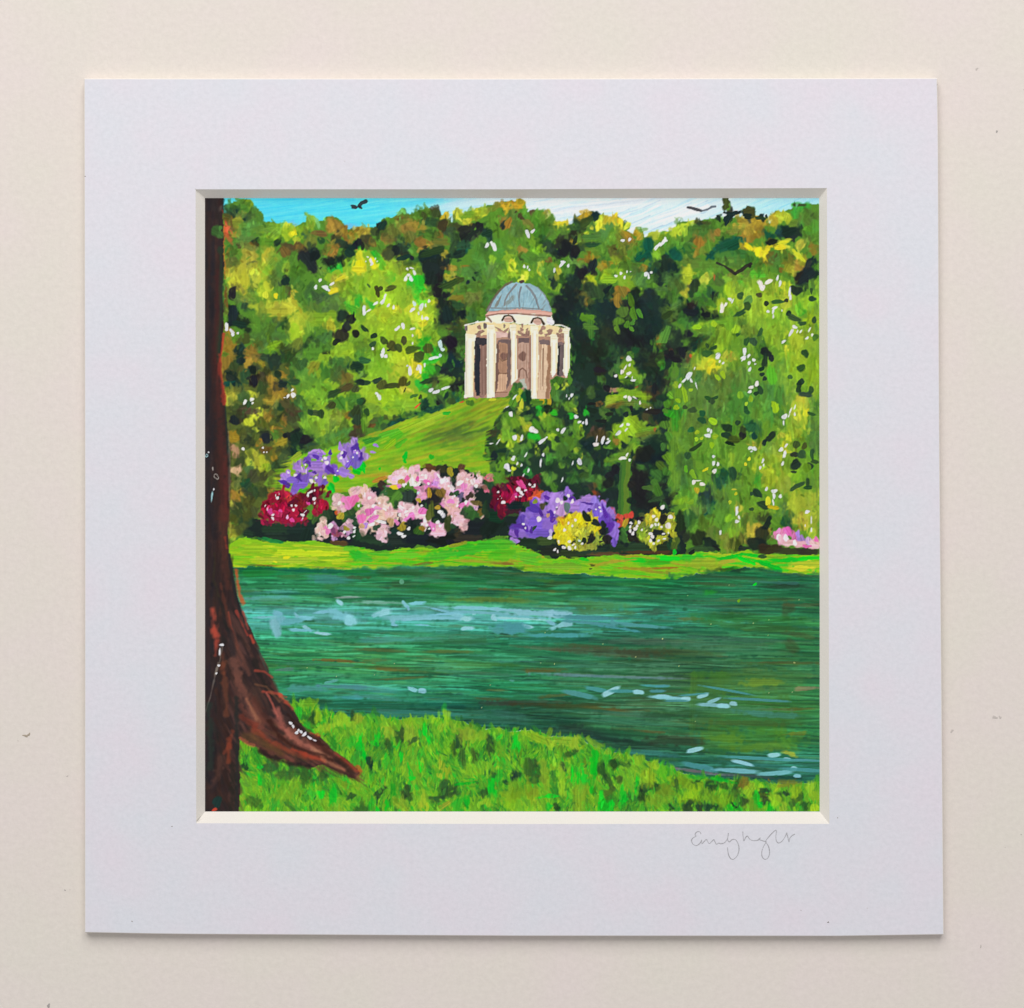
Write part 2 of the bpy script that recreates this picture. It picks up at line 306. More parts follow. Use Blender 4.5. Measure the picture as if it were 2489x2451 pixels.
dabs('D', '''30,38,12,10,0,G 25,36,6,8,0,lc 38,30,6,3,0,c 10,47,8,4,0,l 15,43,6,3,0,c 42,36,4,5,0,c 60,33,10,6,0,g 52,30,8,4,0,D 48,31,4,3,0,d
100,30,10,8,0,o 115,30,10,8,0,oa 135,25,8,9,0,a 145,22,5,8,0,c 103,45,8,12,0,o 115,42,7,10,0,o 92,33,8,4,0,co 78,36,5,4,0,l 85,40,8,4,0,e 98,55,8,4,70,oe
79,10,9,5,95,D 81,13,6,3,95,G 82,20,8,5,0,DK 80,27,7,5,0,K 70,24,4,3,60,K 92,18,4,1.6,-20,K 105,17,8,6,-15,D 102,21,5,3,0,K 120,23,5,3,0,K 
165,18,14,10,0,gv 175,25,12,10,0,g 180,35,8,8,0,G 163,9,6,2,0,D 152,38,12,8,-20,K 150,44,8,5,0,k 158,42,6,6,0,K 128,45,8,6,0,t 130,53,8,4,-20,k
165,42,8,4,30,K 138,40,3,3,0,t 172,42,8,5,0,G 175,52,10,8,0,m 165,55,8,5,0,Y 180,60,8,6,0,eo 50,40,14,8,0,g 65,45,10,8,0,g 40,50,10,3,-35,m
48,52,8,8,0,o 43,63,8,5,0,o 55,62,8,8,0,le 68,42,5,5,0,o 75,50,12,6,0,G 62,57,8,8,0,G 80,56,14,8,-20,t 90,52,8,6,0,t 60,70,8,6,130,t 15,55,10,8,0,G
25,60,14,8,0,g 20,67,5.5,8,0,t 8,80,12,10,0,K 18,82,8,6,0,K 5,95,8,6,0,K 40,75,16,8,0,m 60,80,14,8,0,m 80,68,14,6,0,g 95,66,12,5,0,g 85,75,14,6,0,m
105,72,8,6,0,n 115,80,10,8,0,g 130,70,12,8,0,e 150,75,12,8,0,e 140,68,10,8,0,G 155,85,8,6,30,Y 165,78,8,8,0,o 142,84,4,3,0,O
115,62,8,6,0,y 105,58,6,3,35,y 125,60,8,4,-20,y 140,57,8,4,-10,y 145,52,8,3,-10,c 160,66,12,3,40,c 116,66,4,4,0,y
33,92,10,10,0,YL 30,108,8,8,0,Y 15,92,12,6,-10,m 20,102,12,10,0,m 42,103,5,10,0,Kd 57,92,8,6,-40,Y 55,95,5,7,0,Y 70,95,10,8,0,m 85,92,8,6,0,e
105,90,6,8,0,en 65,93,1,4,0,r 38,112,5,4,0,d 50,110,8,10,0,g 62,110,6,6,0,n 65,115,3,6,0,K 15,115,10,6,0,g 45,122,10,6,20,g 30,121,8,5,0,K
55,125,8,8,0,g 10,122,6,4,0,K 172,90,14,10,-35,K 165,95,10,8,0,k 160,108,7,10,0,K 180,85,8,8,0,K 178,75,8,6,-40,K 170,103,8,5,0,K
40,135,12,8,0,Kk 55,135,8,5,0,k 65,138,6,5,0,K 35,128,6,6,0,k 15,140,8,5,-25,KD 10,135,10,6,0,G 22,132,8,6,0,m 28,140,6,10,0,g 15,155,10,10,0,gn
20,165,12,10,0,d 35,158,6,6,0,k 42,165,6,5,0,K 50,165,12,3,-30,t 45,175,12,3,-30,tk 10,160,6,8,0,m 35,145,8,6,0,g 12,180,6,5,0,k 28,178,5,8,0,kK
18,186,8,4,0,k 5,185,8,5,0,K 38,185,4,3,120,r 15,177,3,2,0,r 30,188,8,4,0,K''')
# --- lower left undergrowth and the shaded wood ----------------------------------------
dabs('E', '''30,15,7,14,0,o 45,8,6,8,0,K 38,15,6,6,0,dD 55,10,5,8,0,o 62,5,6,4,0,o 70,12,6,4,0,o 85,8,12,10,0,Kd 100,5,8,8,0,d 60,18,5,7,0,k 60,32,5,10,0,k
50,25,8,6,0,d 35,27,8,6,0,K 35,35,10,3,-5,t 70,28,8,8,0,bD 75,20,6,5,0,D 82,30,6,10,0,o 88,24,6,6,20,dD 94,35,6,4,0,K 95,25,6,4,30,o 108,33,8,4,0,dt
70,40,6,10,0,Dd 34,50,9,11,0,Y 50,42,10,4,0,De 58,48,6,6,0,Yc 48,50,8,8,0,mD 85,42,10,8,0,o 95,48,8,6,0,o 105,42,6,5,0,o 80,55,9,5,0,Yo 55,58,5,3,0,d
100,58,9,9,0,Db 88,62,5,6,0,Dd 75,62,6,3,0,D 112,55,8,8,0,gn 42,63,10,5,0,D 65,70,8,8,0,cY 77,72,8,6,0,oY 55,66,12,4,0,b 38,77,5.5,5.5,0,k
45,72,8,6,0,D 55,80,5,7,0,c 70,80,8,5,0,De 88,75,6,7,0,D 95,78,4,8,0,o 88,86,8,2,0,oO 105,70,8,10,0,Db 105,80,10,6,0,D 115,72,4,5,0,n
36,95,7,10,0,o 45,90,4,5,0,D 55,98,9,8,0,DK 75,97,8,8,0,Kk 65,90,10,4,0,D 85,93,6,6,0,gm 67,103,5,4,0,o 92,102,9,5,-20,oY 90,110,4,3,0,D 97,95,3,3,0,k
110,95,8,12,0,Kk 120,100,12,10,0,kK 125,94,6,6,0,d 105,113,8,6,0,K 112,118,6,5,0,kt 130,105,12,5,-20,n 140,100,8,4,-10,n 38,113,8,5,0,OS 75,112,6,3,0,O
60,118,8,6,0,Y 45,124,7,6,0,D 82,116,6,5,-40,De 58,127,9,8,0,Y 70,125,8,8,0,Y 75,132,6,6,0,cl 85,122,4,6,0,o 90,130,8,10,0,dD 97,122,8,8,0,Dn
38,135,5,8,0,oS 55,135,6,6,0,Dm 60,143,8,8,0,D 72,142,6,6,0,D 44,145,7,6,0,D 80,148,6,8,0,ml 50,150,6,4,-40,td 38,152,6,5,0,DY 38,165,8,6,0,o
45,160,5,5,0,o 60,160,8,10,0,dD 72,160,8,8,0,D 82,155,4,6,0,Oo 80,165,5,4,-40,o 30,175,4,6,0,Y 40,178,8,8,0,D 55,172,8,8,0,De 62,182,6,6,0,D
50,188,10,4,0,D 35,188,6,5,0,d''')
dabs('I', '''38,10,7,10,0,De 45,5,8,5,0,dD 55,15,6,8,0,dK 35,25,4,10,0,Yo 40,25,5,5,0,D 36,35,4,8,0,Y 60,25,12,6,0,K 80,25,14,8,0,kd 105,22,12,8,0,Kd
125,25,10,10,0,k 65,28,8,3,10,d''')
dabs('F', '''100,15,8,8,0,k 110,15,14,14,0,Kk 100,25,14,8,-15,k 85,32,9,4,-20,DK 120,20,10,20,0,K 115,8,10,8,0,K 122,40,8,12,0,Kk 95,30,8,4,0,k 118,50,8,6,0,dt
105,35,8,6,-30,lG 113,30,4,5,0,l 95,45,10,8,0,G 105,48,10,8,0,G 90,40,6,6,0,m 100,55,8,6,0,nd 107,49,5,3,110,K 97,57,3,2,0,k 112,55,5,5,0,n 125,40,5,3,120,g
120,45,4,3,-30,g 82,60,8,5,0,K 75,67,12,4,-15,K 90,66,14,4,-10,dt 60,75,16,4,-15,Kt 45,82,6,3,-20,t 55,70,14,5,-10,gn 40,70,14,8,0,gD 25,75,12,8,0,gn
15,80,12,6,-30,Dm 22,83,4,3,-20,O 5,90,10,6,0,Db 10,97,6,3,0,D 35,85,6,4,0,n''')

# --- the bright green tree left of the temple -----------------------------------------
part('painted_bright_tree')
poly(pt('B', 0,62, 10,58, 20,62, 30,68, 40,78, 52,76, 62,75, 72,78, 80,86, 78,96, 88,104, 96,118, 94,130, 92,150, 96,160, 106,172, 108,185, 100,195)
     + pt('F', 95,10, 92,25, 80,38, 84,50, 70,62, 50,70, 25,72, 5,82, -10,85, -40,92, -50,75) + pt('E', 120,60, 115,30, 108,10, 130,5, 150,0) + pt('A', 150,165, 165,140, 175,120, 150,100, 140,92, 150,82, 175,66), col('lL'), .95, 3)
dabs('A', '178,100,10,10,0,l 182,115,8,12,0,L 185,140,6,14,0,l 182,165,8,10,0,lG 165,98,12,8,0,l 155,100,10,6,0,Y 188,100,6,10,0,l 182,80,9,8,0,y 165,92,12,4,-20,c 185,88,6,3,0,y 178,75,8,5,-20,G 175,66,6,4,-30,G 152,82,9,4,-20,v 153,108,6,3,-20,y 170,110,6,8,0,lG')
dabs('B', '''20,90,20,18,0,l 45,85,16,10,0,L 25,75,8,10,0,y 8,80,9,7,0,y 8,70,8,6,0,yc 28,70,12,4,55,v 34,80,6,5,40,v 20,100,14,14,0,l 45,85,12,6,0,L
43,92,6,6,0,v 60,80,14,6,0,l 78,85,6,6,0,G 75,98,10,7,0,v 65,103,8,5,0,vG 80,110,8,6,0,v 90,105,8,6,0,G 72,113,8,5,0,v 10,105,8,12,0,l
40,118,12,10,0,L 60,115,12,8,0,l 85,118,10,8,0,L 93,122,5,5,0,c 30,135,14,8,0,YL 50,132,8,6,0,c 65,130,6,6,0,yc 50,150,14,10,0,L 75,140,10,10,0,c
80,145,6,5,0,cy 92,140,4,6,0,L 90,155,8,8,0,l 60,158,12,6,0,L 20,145,12,8,0,l 35,155,10,6,0,L 80,168,10,10,0,v 95,178,10,6,0,v 75,158,6,4,0,yc
30,175,10,8,0,l 15,172,14,8,0,G 10,185,12,6,0,G 50,185,14,6,0,L 48,128,4,6,0,y 20,125,6,4,0,v 5,120,4,8,0,v 103,183,6,10,0,G''')
dabs('F', '''20,10,20,10,0,l 60,10,20,12,0,L 30,25,20,12,0,l 55,22,14,12,0,YL 75,22,6,6,0,yc 90,20,8,8,0,Gv 82,30,8,6,110,v 82,40,5,8,0,v 75,35,6,5,0,v
30,40,25,12,0,l 20,52,20,10,0,lL 45,48,16,8,0,L 60,42,10,6,0,Y 70,50,12,6,0,Ll 60,60,16,6,0,l 15,62,12,6,0,G 45,60,12,5,0,l 90,8,10,4,-10,v 68,16,5,9,0,y 76,20,4,9,0,y''')
dabs('E', '''125,30,14,20,0,G 140,45,14,12,0,lG 110,15,10,8,0,G 130,15,8,6,0,ol 115,12,8,6,0,n 145,20,10,10,0,g 160,25,14,12,0,gn 165,10,14,6,0,m 175,15,8,6,0,Kd
180,17,6,5,0,K 165,30,8,8,0,Oe 165,40,12,5,-20,Db 155,45,10,4,-20,d 178,38,4,5,0,D 183,33,5,4,20,dK 150,60,6,6,0,Dn 160,58,8,8,0,g 128,60,10,8,0,lG
120,80,6,8,0,l 135,82,12,10,0,l 145,92,10,5,0,Ll 130,88,8,8,0,G 155,75,10,8,0,mo 170,72,5,5,0,o 178,70,6,8,0,dD 180,78,4,6,0,d 150,85,8,6,0,dn
165,85,10,6,0,en 185,55,5,4,0,Kd 187,45,5,10,0,L 175,55,10,8,0,g 170,95,14,5,-15,Db 185,92,6,5,0,D 155,95,14,5,-15,g 160,100,12,4,-20,nl 188,75,4,14,0,G''')

# --- the big tree on the right ----------------------------------------------------------
part('painted_broad_tree')
poly(pt('D', 78,105, 84,100, 96,92, 118,86, 138,88, 150,95, 157,112, 170,108, 180,95, 190,92) + pt('H', 190,0, 190,190) + pt('L', 190,35, 165,36, 150,25, 135,22, 120,28, 105,36, 85,48, 70,46, 55,34, 45,24, 38,14) + pt('H', 28,182, 18,165, 12,140, 10,110, 12,80, 16,60, 20,40, 28,25, 36,12) + pt('D', 42,185, 52,172, 60,160, 42,150, 60,142, 74,135, 70,120), col('Gl'), .95, 3)
dabs('D', '''110,130,40,35,0,l 98,98,8,6,0,vl 115,90,10,5,0,Lv 118,108,10,6,0,L 82,110,6,12,0,L 88,120,10,8,0,Lc 75,125,8,10,0,L 130,105,10,8,0,Y 145,103,8,6,40,yc
125,125,14,10,0,L 150,120,12,8,0,Y 105,135,12,8,0,l 85,140,12,8,0,G 130,145,18,10,0,l 165,130,8,8,0,Gv 175,120,8,10,0,L 178,140,8,10,0,L 182,100,5,8,0,l
95,150,10,8,0,g 105,155,10,10,0,Gm 120,165,10,10,0,m 80,150,10,8,0,l 60,148,16,6,-10,l 45,150,8,4,-10,L 90,152,5,5,0,L 70,155,8,8,0,L 55,155,10,5,0,m
135,160,14,12,0,l 160,165,14,12,0,L 150,175,6,6,0,cy 175,175,10,10,0,l 120,180,10,10,0,g 150,185,12,6,0,l 60,170,12,10,0,G 75,165,10,10,0,l 70,175,8,6,0,L
57,180,5,8,0,d 65,174,4,2,-20,d 45,185,8,5,0,L 85,185,8,5,0,y 75,185,8,5,0,Y''')
dabs('H', '''60,40,50,28,0,m 110,60,30,40,0,Gm 60,8,20,8,0,Yl 50,15,14,6,0,Y 62,15,10,6,0,y 70,17,8,5,-20,y 65,21,4,3,0,ya 85,5,6,6,0,Yo 90,15,8,8,0,Gl
45,5,8,6,0,G 70,40,25,15,0,mG 100,30,14,10,0,m 55,35,14,10,0,m 45,25,6,6,0,dn 30,25,14,8,120,mt 25,40,6,10,0,G 22,68,8,10,0,vg 15,60,4,10,0,G
20,80,6,10,0,gG 130,15,8,14,0,lG 160,15,14,14,0,lL 180,25,8,25,0,l 145,25,8,20,0,Gm 150,40,8,20,0,ml 165,55,10,8,0,Y 160,62,8,10,0,Yl 172,68,5,6,0,y
165,75,14,3,78,c 158,68,3,6,0,Y 180,60,6,8,0,G 180,90,8,30,0,mG 128,50,10,20,0,m 120,50,8,12,0,m 115,70,8,15,0,G 140,60,6,20,0,Gn 85,85,8,12,0,G
105,85,6,8,0,nt 110,95,4,4,0,tK 40,80,12,10,0,gm 60,70,12,10,0,m 35,100,14,10,0,Gm 60,110,20,8,-10,mG 55,120,14,8,0,mG 80,112,10,8,0,G
85,118,10,10,0,lG 85,122,4,8,0,Ll 110,105,8,4,20,Yc 118,105,6,4,0,Yl 142,95,5,5,0,Y 150,100,8,4,100,cy 145,105,4,5,0,y 148,113,6,2,10,yc 162,92,5,8,0,Yl
130,110,8,8,0,lm 140,120,5,8,0,Yc 125,125,10,12,0,lL 130,140,12,10,0,YL 115,135,8,6,0,LY 145,150,10,14,0,Yl 120,140,8,8,0,Y 140,135,8,10,0,l
30,130,14,14,0,mG 60,143,6,8,0,lG 25,150,12,12,0,mn 75,140,10,8,0,dt 88,140,8,5,70,Kd 70,150,8,8,0,dt 48,160,6,5,0,lG 30,165,12,10,0,Gm
55,165,14,10,0,dK 60,180,10,12,0,dt 75,165,10,10,0,Gm 85,155,12,6,0,mG 75,180,10,10,0,mG 95,165,10,12,0,G 42,182,8,10,0,gm 115,148,6,5,0,gv
135,175,8,10,0,Gl 145,178,6,8,0,td 180,150,5,8,0,mG 160,175,12,14,0,Yl 180,175,6,14,0,Yl 130,183,6,8,0,GY 165,188,6,4,0,Oo 100,188,4,6,0,eD
130,188,6,4,0,G 92,180,6,6,0,Y 170,132,8,8,0,Gl 160,140,8,8,0,l''')
dabs('L', '''50,20,14,12,60,Gm 35,10,12,10,60,nd 75,12,12,16,0,G 65,30,12,10,0,me 95,15,8,14,0,GY 110,15,10,14,0,mG 100,30,10,8,0,De 80,35,10,10,0,Ye
90,40,8,8,0,D 125,10,8,10,0,D 115,25,8,10,0,Yo 105,30,8,5,120,oY 135,12,10,10,0,G 150,10,8,10,0,td 155,18,6,6,0,td 170,12,10,14,0,Yc 165,15,4,12,0,oY
180,15,6,14,0,Yl 178,28,6,4,0,Y 82,9,5,5,0,Ll 85,25,6,6,0,l''')

# --- the loose conifer and the shrub beside the temple ----------------------------------
part('painted_conifer')
poly(pt('G', 133,122, 146,122, 145,140, 140,150, 144,160, 143,188, 129,188, 131,150), col('gn'), 1, 1.5)
line(pt('G', 141,126, 141,142, 138,152, 140,170, 139,186), 5, 7, col('eG'), .8)
dabs('G', '''142,10,5,6,0,lG 140,18,6,8,0,l 135,25,8,6,-20,Ll 148,25,6,8,0,l 128,18,6,6,0,ng 152,32,6,6,10,G 122,22,5,5,0,ng 110,30,7,5,0,g 140,32,10,5,0,Gn
155,40,6,3,0,rO 125,42,8,3,0,OS 145,45,14,6,0,l 160,48,8,5,0,lL 130,50,14,5,-15,Ll 120,55,10,5,-20,lY 140,55,14,6,0,G 155,58,10,5,10,lG
170,60,8,3,15,Gn 108,58,6,3,-20,bO 150,60,8,5,0,m 175,58,6,6,0,n 170,45,8,10,0,Db 105,90,8,8,0,b 100,95,6,8,0,bD 165,75,10,6,0,Db 95,100,6,6,0,D 98,45,8,6,0,nD
135,65,10,8,0,gn 115,68,8,6,0,gn 145,72,10,6,0,G 150,80,10,8,0,Ll 140,85,10,10,0,Ll 128,85,6,4,100,lL 155,85,8,8,0,l 165,88,10,5,-10,lG 172,88,3,2,0,ro
160,95,14,6,-20,me 120,93,3,4,0,cl 125,100,8,8,0,lG 135,95,6,6,0,Ll 128,102,4,4,0,o 140,100,4,6,0,l 105,108,5,4,0,g 118,108,6,3,0,lG 148,105,8,6,-20,Gl
152,112,6,6,0,Gl 140,115,10,6,0,lG 130,120,10,5,-10,Gl 120,125,6,6,-30,G 118,130,4,6,0,ng 150,120,4,4,0,Oe 155,132,9,5,25,ng''')
part('painted_woodland')
dabs('G', '''175,140,8,8,0,gn 180,130,8,6,0,ng 175,148,6,5,0,n 165,155,6,3,0,gn 175,158,8,5,70,gn 175,168,10,4,-10,nd 180,13,5,5,0,vg 178,8,6,5,0,g 180,100,6,8,0,n
182,92,4,8,0,n 155,150,8,20,0,k 110,20,10,5,0,k 170,20,10,10,0,K 185,30,6,10,0,DK''')
part('painted_flowering_shrub')
poly(pt('G', 0,62, 8,45, 15,34, 20,40, 22,55, 38,60, 50,58, 53,40, 58,28, 66,28, 75,40, 80,55, 85,66, 95,75, 96,90, 90,105, 95,120, 98,140, 112,150, 112,158, 90,158, 70,150, 55,160, 40,145, 20,140, 0,140) + pt('F', 170,135, 158,138, 156,110, 148,105, 155,95, 158,85, 168,75, 172,60), col('Kd'), .95, 2.5)
dabs('F', '''170,110,12,20,0,gK 165,128,8,10,0,dg 172,128,9,6,0,lG 178,85,12,8,0,l 165,85,6,4,0,n 172,98,6,5,0,Ll 185,110,10,8,0,G 165,82,4,4,0,D 160,92,8,4,0,D
180,95,8,6,0,G 168,68,5,5,0,G 150,110,5,3,-20,K 151,117,4,4,0,K 152,126,3,1.5,-30,K 147,128,1.5,1,0,K 162,118,3,6,0,K 175,112,9,3,-5,K''')
dabs('G', '''15,40,8,8,0,Gn 17,44,4,4,0,c 13,50,4,3,-50,c 17,58,8,2.5,80,c 18,64,3,4,0,c 20,52,4,4,0,v 8,58,6,6,0,nG 58,30,6,5,0,gd 58,37,4,4,0,l 71,37,2.5,3.5,0,c
66,43,5,2.5,105,c 60,50,9,8,0,G 55,40,5,5,0,g 80,52,2.2,3.5,0,c 72,45,8,8,0,dn 75,60,8,8,30,Gl 80,66,4,3,0,c 58,62,8,5,0,g 80,38,6,6,0,d
5,75,8,8,0,Gl 12,80,8,6,0,l 45,73,8,8,0,lc 50,82,8,10,0,Gl 35,82,8,5,0,G 25,83,5,5,0,ca 62,82,6,6,0,G 82,85,10,6,100,lG 85,95,4,6,0,l 60,90,8,6,0,G
87,86,2,4,0,c 40,95,10,6,0,G 52,95,6,6,0,lc 70,88,8,6,0,g 92,68,5,4,0,v 75,72,6,4,-30,v 32,97,7,6,30,v 55,68,6,3,0,v 38,62,5,3,0,v
5,97,8,8,0,l 15,98,5,4,0,c 5,105,6,5,0,L 28,103,5,5,0,G 58,107,6,6,0,l 75,103,10,8,0,G 82,112,4,5,0,cl 36,112,7,3,80,cl 47,112,5,3,100,cl 65,112,8,8,0,Gn
15,112,12,6,-20,mG 20,120,10,4,-20,n 60,120,8,6,0,g 50,122,6,5,0,vG 80,118,8,4,0,nG 87,118,2,4,0,c 85,130,3,4,0,l 65,128,4,6,0,G 8,125,8,5,0,Ll
9,133,3,3,0,c 25,137,6,5,0,vg 97,130,4,9,0,gn 92,125,8,5,0,n 50,143,8,9,0,Gm 56,155,7,4,65,Gm 78,143,8,7,0,gn 100,145,14,5,10,ng 108,150,8,6,0,gm
112,156,5,4,0,g 100,154,5,5,0,Ob 102,160,3,2,0,rb 119,151,1.5,2.5,0,G 48,64,5,5,0,k 28,70,5,5,0,Kk 70,78,4,8,0,K 95,105,8,8,0,K''')

LM = dict(alpha=.42, soft=1.0, rag=.5, setid=False)
dabs('B', '25,88,24,20,0,Lc 45,112,26,18,0,L 75,130,16,18,0,cL 30,140,22,12,0,Lc 55,160,20,10,0,L', **LM)
dabs('F', '25,22,22,14,0,L 55,15,20,12,0,Lc 30,48,24,12,0,L 60,52,16,8,0,lL', **LM)
dabs('A', '48,90,20,22,0,cY 75,70,16,10,0,Y 72,108,14,12,0,cY 90,132,24,10,0,Yc 112,152,18,14,0,cL 100,42,16,8,0,L', **LM)
dabs('D', '120,112,28,16,0,L 110,128,30,18,0,Lc 150,130,26,18,0,L 165,165,22,22,0,Lc 60,160,18,14,0,l', **LM)
dabs('H', '165,20,18,24,0,L 165,62,12,20,0,cY 145,110,14,24,0,Lc 130,140,18,16,0,Lc 165,175,18,18,0,Yc 55,12,18,8,0,yc', **LM)
dabs('E', '128,40,16,20,0,l 138,84,16,12,0,lL', **LM)
# --- soft leaf texture over everything green, picking up the paint beside it ------------
leaf = (pid != PARTS.index('painted_sky'))
leaf[int((1330 - PY0) * SC):] = False
retouch(leaf, 1500, 5, 12, -80, 100, 0.10, 1.8, 7, 0.65, 0.5, 0.015)
retouch(leaf, 1300, 4, 8, 50, 110, 0.10, 3.0, 7, 0.6, 0.5, 0.015)
retouch(leaf, 3000, 2.4, 5, 20, 140, 0.15, 2.0, 6, 0.6, 0.45, 0.02)
# leaf flecks: a light and a dark touch here and there
lf_y, lf_x = np.nonzero(leaf)
for i in rng.integers(len(lf_x), size=1500):
    X = PX0 + lf_x[i] / SC; Y = PY0 + lf_y[i] / SC
    c0 = canvas[lf_y[i], lf_x[i]]
    c = c0 * rng.choice([.7, .8, 1.18, 1.28]) if c0.sum() > .5 else c0 * rng.choice([.8, 1.5, 1.9]) * np.array([1, 1.08, .9])
    dab(X, Y, rng.uniform(3, 6.5), rng.uniform(2, 3.6), rng.uniform(20, 150), np.clip(c, 0, 1), .5, .5, .6, .05, False)
# the greens were mixed from few pigments: pull them a little together
lum = canvas.mean(-1, keepdims=True)
canvas[leaf] = (canvas * .95 + lum * .05)[leaf]
bt = pid == PARTS.index('painted_broad_tree')
retouch(bt, 900, 4, 8, 76, 104, .13, 5.0, 6, .55, .4, .015)
lt_ = (pid == PARTS.index('painted_bright_tree')) | (pid == PARTS.index('painted_woodland'))
retouch(lt_, 900, 3, 6, 50, 130, .14, 3.0, 6, .55, .4, .015)
blur(leaf, 1, .6)

part('painted_woodland')
SH = dict(alpha=.5, soft=.9, rag=.6, setid=False)
dabs('C', '70,125,12,18,0,k 85,150,12,20,0,kK 100,135,16,14,0,K 125,135,20,14,0,kK 115,160,20,16,0,K 145,165,22,16,0,k 165,120,16,12,0,kK 180,130,10,20,0,K 165,150,16,16,0,kK 105,182,20,12,0,k 82,100,8,10,0,k', **SH)
dabs('D', '10,85,12,14,0,kK 40,135,14,7,0,k 62,138,10,5,0,k 22,165,14,10,0,kK 45,166,12,4,-30,k 15,182,14,8,0,k 33,160,6,7,0,k 42,172,10,3,-30,K', **SH)
dabs('B', '95,90,10,18,0,k 100,115,5,12,0,k 105,140,10,12,0,k 112,172,9,14,0,k 140,40,16,4,-30,k 85,68,16,5,-15,K', **SH)
dabs('C', '145,120,7,3,70,G 135,132,6,6,0,gG 147,135,7,3,70,G 155,135,7,2,65,G 130,143,5,6,0,G 140,147,4,3,0,G 147,145,3,3,0,G 128,152,6,3,70,G 146,153,4,2,60,G 95,140,9,5,20,G 98,152,4,10,0,g 96,150,7,4,0,gG 183,160,10,5,110,G 145,182,5,3,0,g 150,178,6,4,0,d 108,112,8,5,0,d 135,108,7,5,0,o 128,120,4,7,0,o 120,95,10,5,0,L', alpha=.85, rag=.4, setid=False)
dabs('H', '2,35,7,9,0,kK 8,50,5,8,0,K 3,68,8,9,0,k 7,88,4,7,0,kK 0,100,8,10,0,k 5,118,5,9,0,k 2,138,8,9,0,kK 8,152,5,8,0,k 12,168,5,9,60,k 6,180,9,8,0,k', alpha=.72, soft=.7, rag=.6)
dabs('G', '152,150,9,22,0,k 165,120,10,16,0,k 160,172,14,10,0,k 118,165,8,12,0,kK 175,110,8,12,0,kK', alpha=.75, soft=.6)
dabs('G', '175,140,7,6,0,gn 180,130,7,5,0,g 172,150,5,4,0,gn 164,155,6,2.6,0,g 176,160,7,4,70,gn 175,168,9,2.6,-12,n', alpha=.85)
part('painted_conifer')
poly(pt('G', 133,122, 146,122, 145,140, 140,150, 144,160, 143,188, 129,188, 131,150), col('g'), .95, 1.5)
line(pt('G', 141,126, 141,142, 138,152, 140,170, 139,186), 5, 7, col('eG'), .8); line(pt('G', 133,130, 132,150, 131,186), 3, 3, col('n'), .8)
dabs('G', '142,12,5,5,0,l 140,20,6,6,0,lL 148,26,6,6,0,l 145,46,13,4,0,l 158,49,8,4,0,lL 130,51,13,4,-15,L 120,55,9,4,-20,lY 150,80,9,6,0,Ll 140,86,9,8,0,L 128,86,6,4,100,L 163,88,9,3.4,-12,lG 136,97,6,5,0,L 150,111,7,5,0,l 138,116,9,4,0,eG 129,121,9,4,-10,eG 140,57,12,4,0,e 160,60,9,3,12,e 125,60,8,3,-15,O 165,92,9,3,-12,e 150,68,7,3,0,D 110,95,6,6,0,b', alpha=.6, soft=.6, rag=.5)
part('painted_broad_tree')
line(pt('H', 30,28, 22,45, 17,70, 14,100, 14,130, 18,160, 28,182), 6, 7, col('Gl'), .3, .9, True, 5)
dabs('H', '24,44,5,9,0,Gl 19,75,4,12,0,vg 18,110,4,12,0,G 20,145,5,12,0,Gl 27,170,5,10,70,l', alpha=.7, soft=.6)
dabs('H', '10,58,5,4,0,G 14,48,4,4,0,Gl 8,82,5,5,0,gG 12,95,5,4,0,G 6,108,4,4,0,g 11,120,5,5,0,Gl 9,136,4,5,0,g 14,150,5,4,0,G 13,70,4,6,0,vg 20,36,4,4,0,l 8,66,3,3,0,G', alpha=.85, soft=.5)
# --- sharp dark leaf marks --------------------------------------------------------------
DK = dict(alpha=.88, rag=.26, soft=.35)
part('painted_woodland')
dabs('A', '163,137,7,7,0,k 172,141,5,5,0,k 168,150,6,5,0,k 162,160,9,8,0,k 178,158,5,4,0,k 156,167,5,3,-30,k 124,75,15,5,56,k 130,68,6,5,0,k 36,135,13,4.5,90,k 36,110,7,4,100,k 172,62,6,7,0,K 45,147,9,4,10,K 97,97,4,5,0,K 186,56,2,5,0,k', **DK)
dabs('B', '48,62,6,5,0,k 40,67,6,7,0,D 57,70,8,2.5,-15,K 92,63,15,4,-15,dK 88,83,10,9,0,k 90,95,9,7,0,k 98,108,4,9,0,k 118,97,9,3,-18,D 110,101,10,4,-25,d 145,34,5,4,0,k 138,42,11,3,-35,k 155,42,6,4,-20,K 33,33,5,3.5,0,K 101,121,3,6,0,k 108,135,9,6,0,Kk 113,168,7,7,0,k 95,19,5,4,0,D 81,21,5,3,0,D 103,33,7,5,0,D 67,70,2.5,1.8,0,k', **DK)
dabs('C', '70,58,7,7,0,k 80,62,6,6,0,k 103,22,4,6,0,K 93,28,8,5,-30,Dd 80,50,5,1.8,110,k 101,78,7,5,110,k 88,88,6,6,0,k 97,46,9,3,0,m 100,55,10,2.5,-5,d 118,106,6,2.5,125,k 165,55,6,6,0,t 155,70,6,3,-40,t 186,136,7,3,-35,D', **DK)
dabs('D', '20,67,5,7.5,0,t 42,103,4,8,0,Kd 152,40,8,5,-20,K 131,52,6,3,-25,k 172,91,11,6,-35,Kk 160,108,4.5,7,0,K 85,55,9,5,-25,t 38,133,8,4,10,k 56,136,6,3,0,k 13,183,6,4,0,k 28,180,3.5,6,0,k 20,188,6,3,0,k', **DK)
dabs('D', '79,9,8,4.6,95,D 83,19,8,4,0,K 79,27,6,4.5,0,K 70,24,4,2,60,K 92,18.5,4,1.2,-20,K 105,17,7,5,-15,D 102,22,5,2.5,0,K 119,24,4.5,2.5,0,K 125,22,2,2,0,K', alpha=.95, rag=.45, soft=.2)
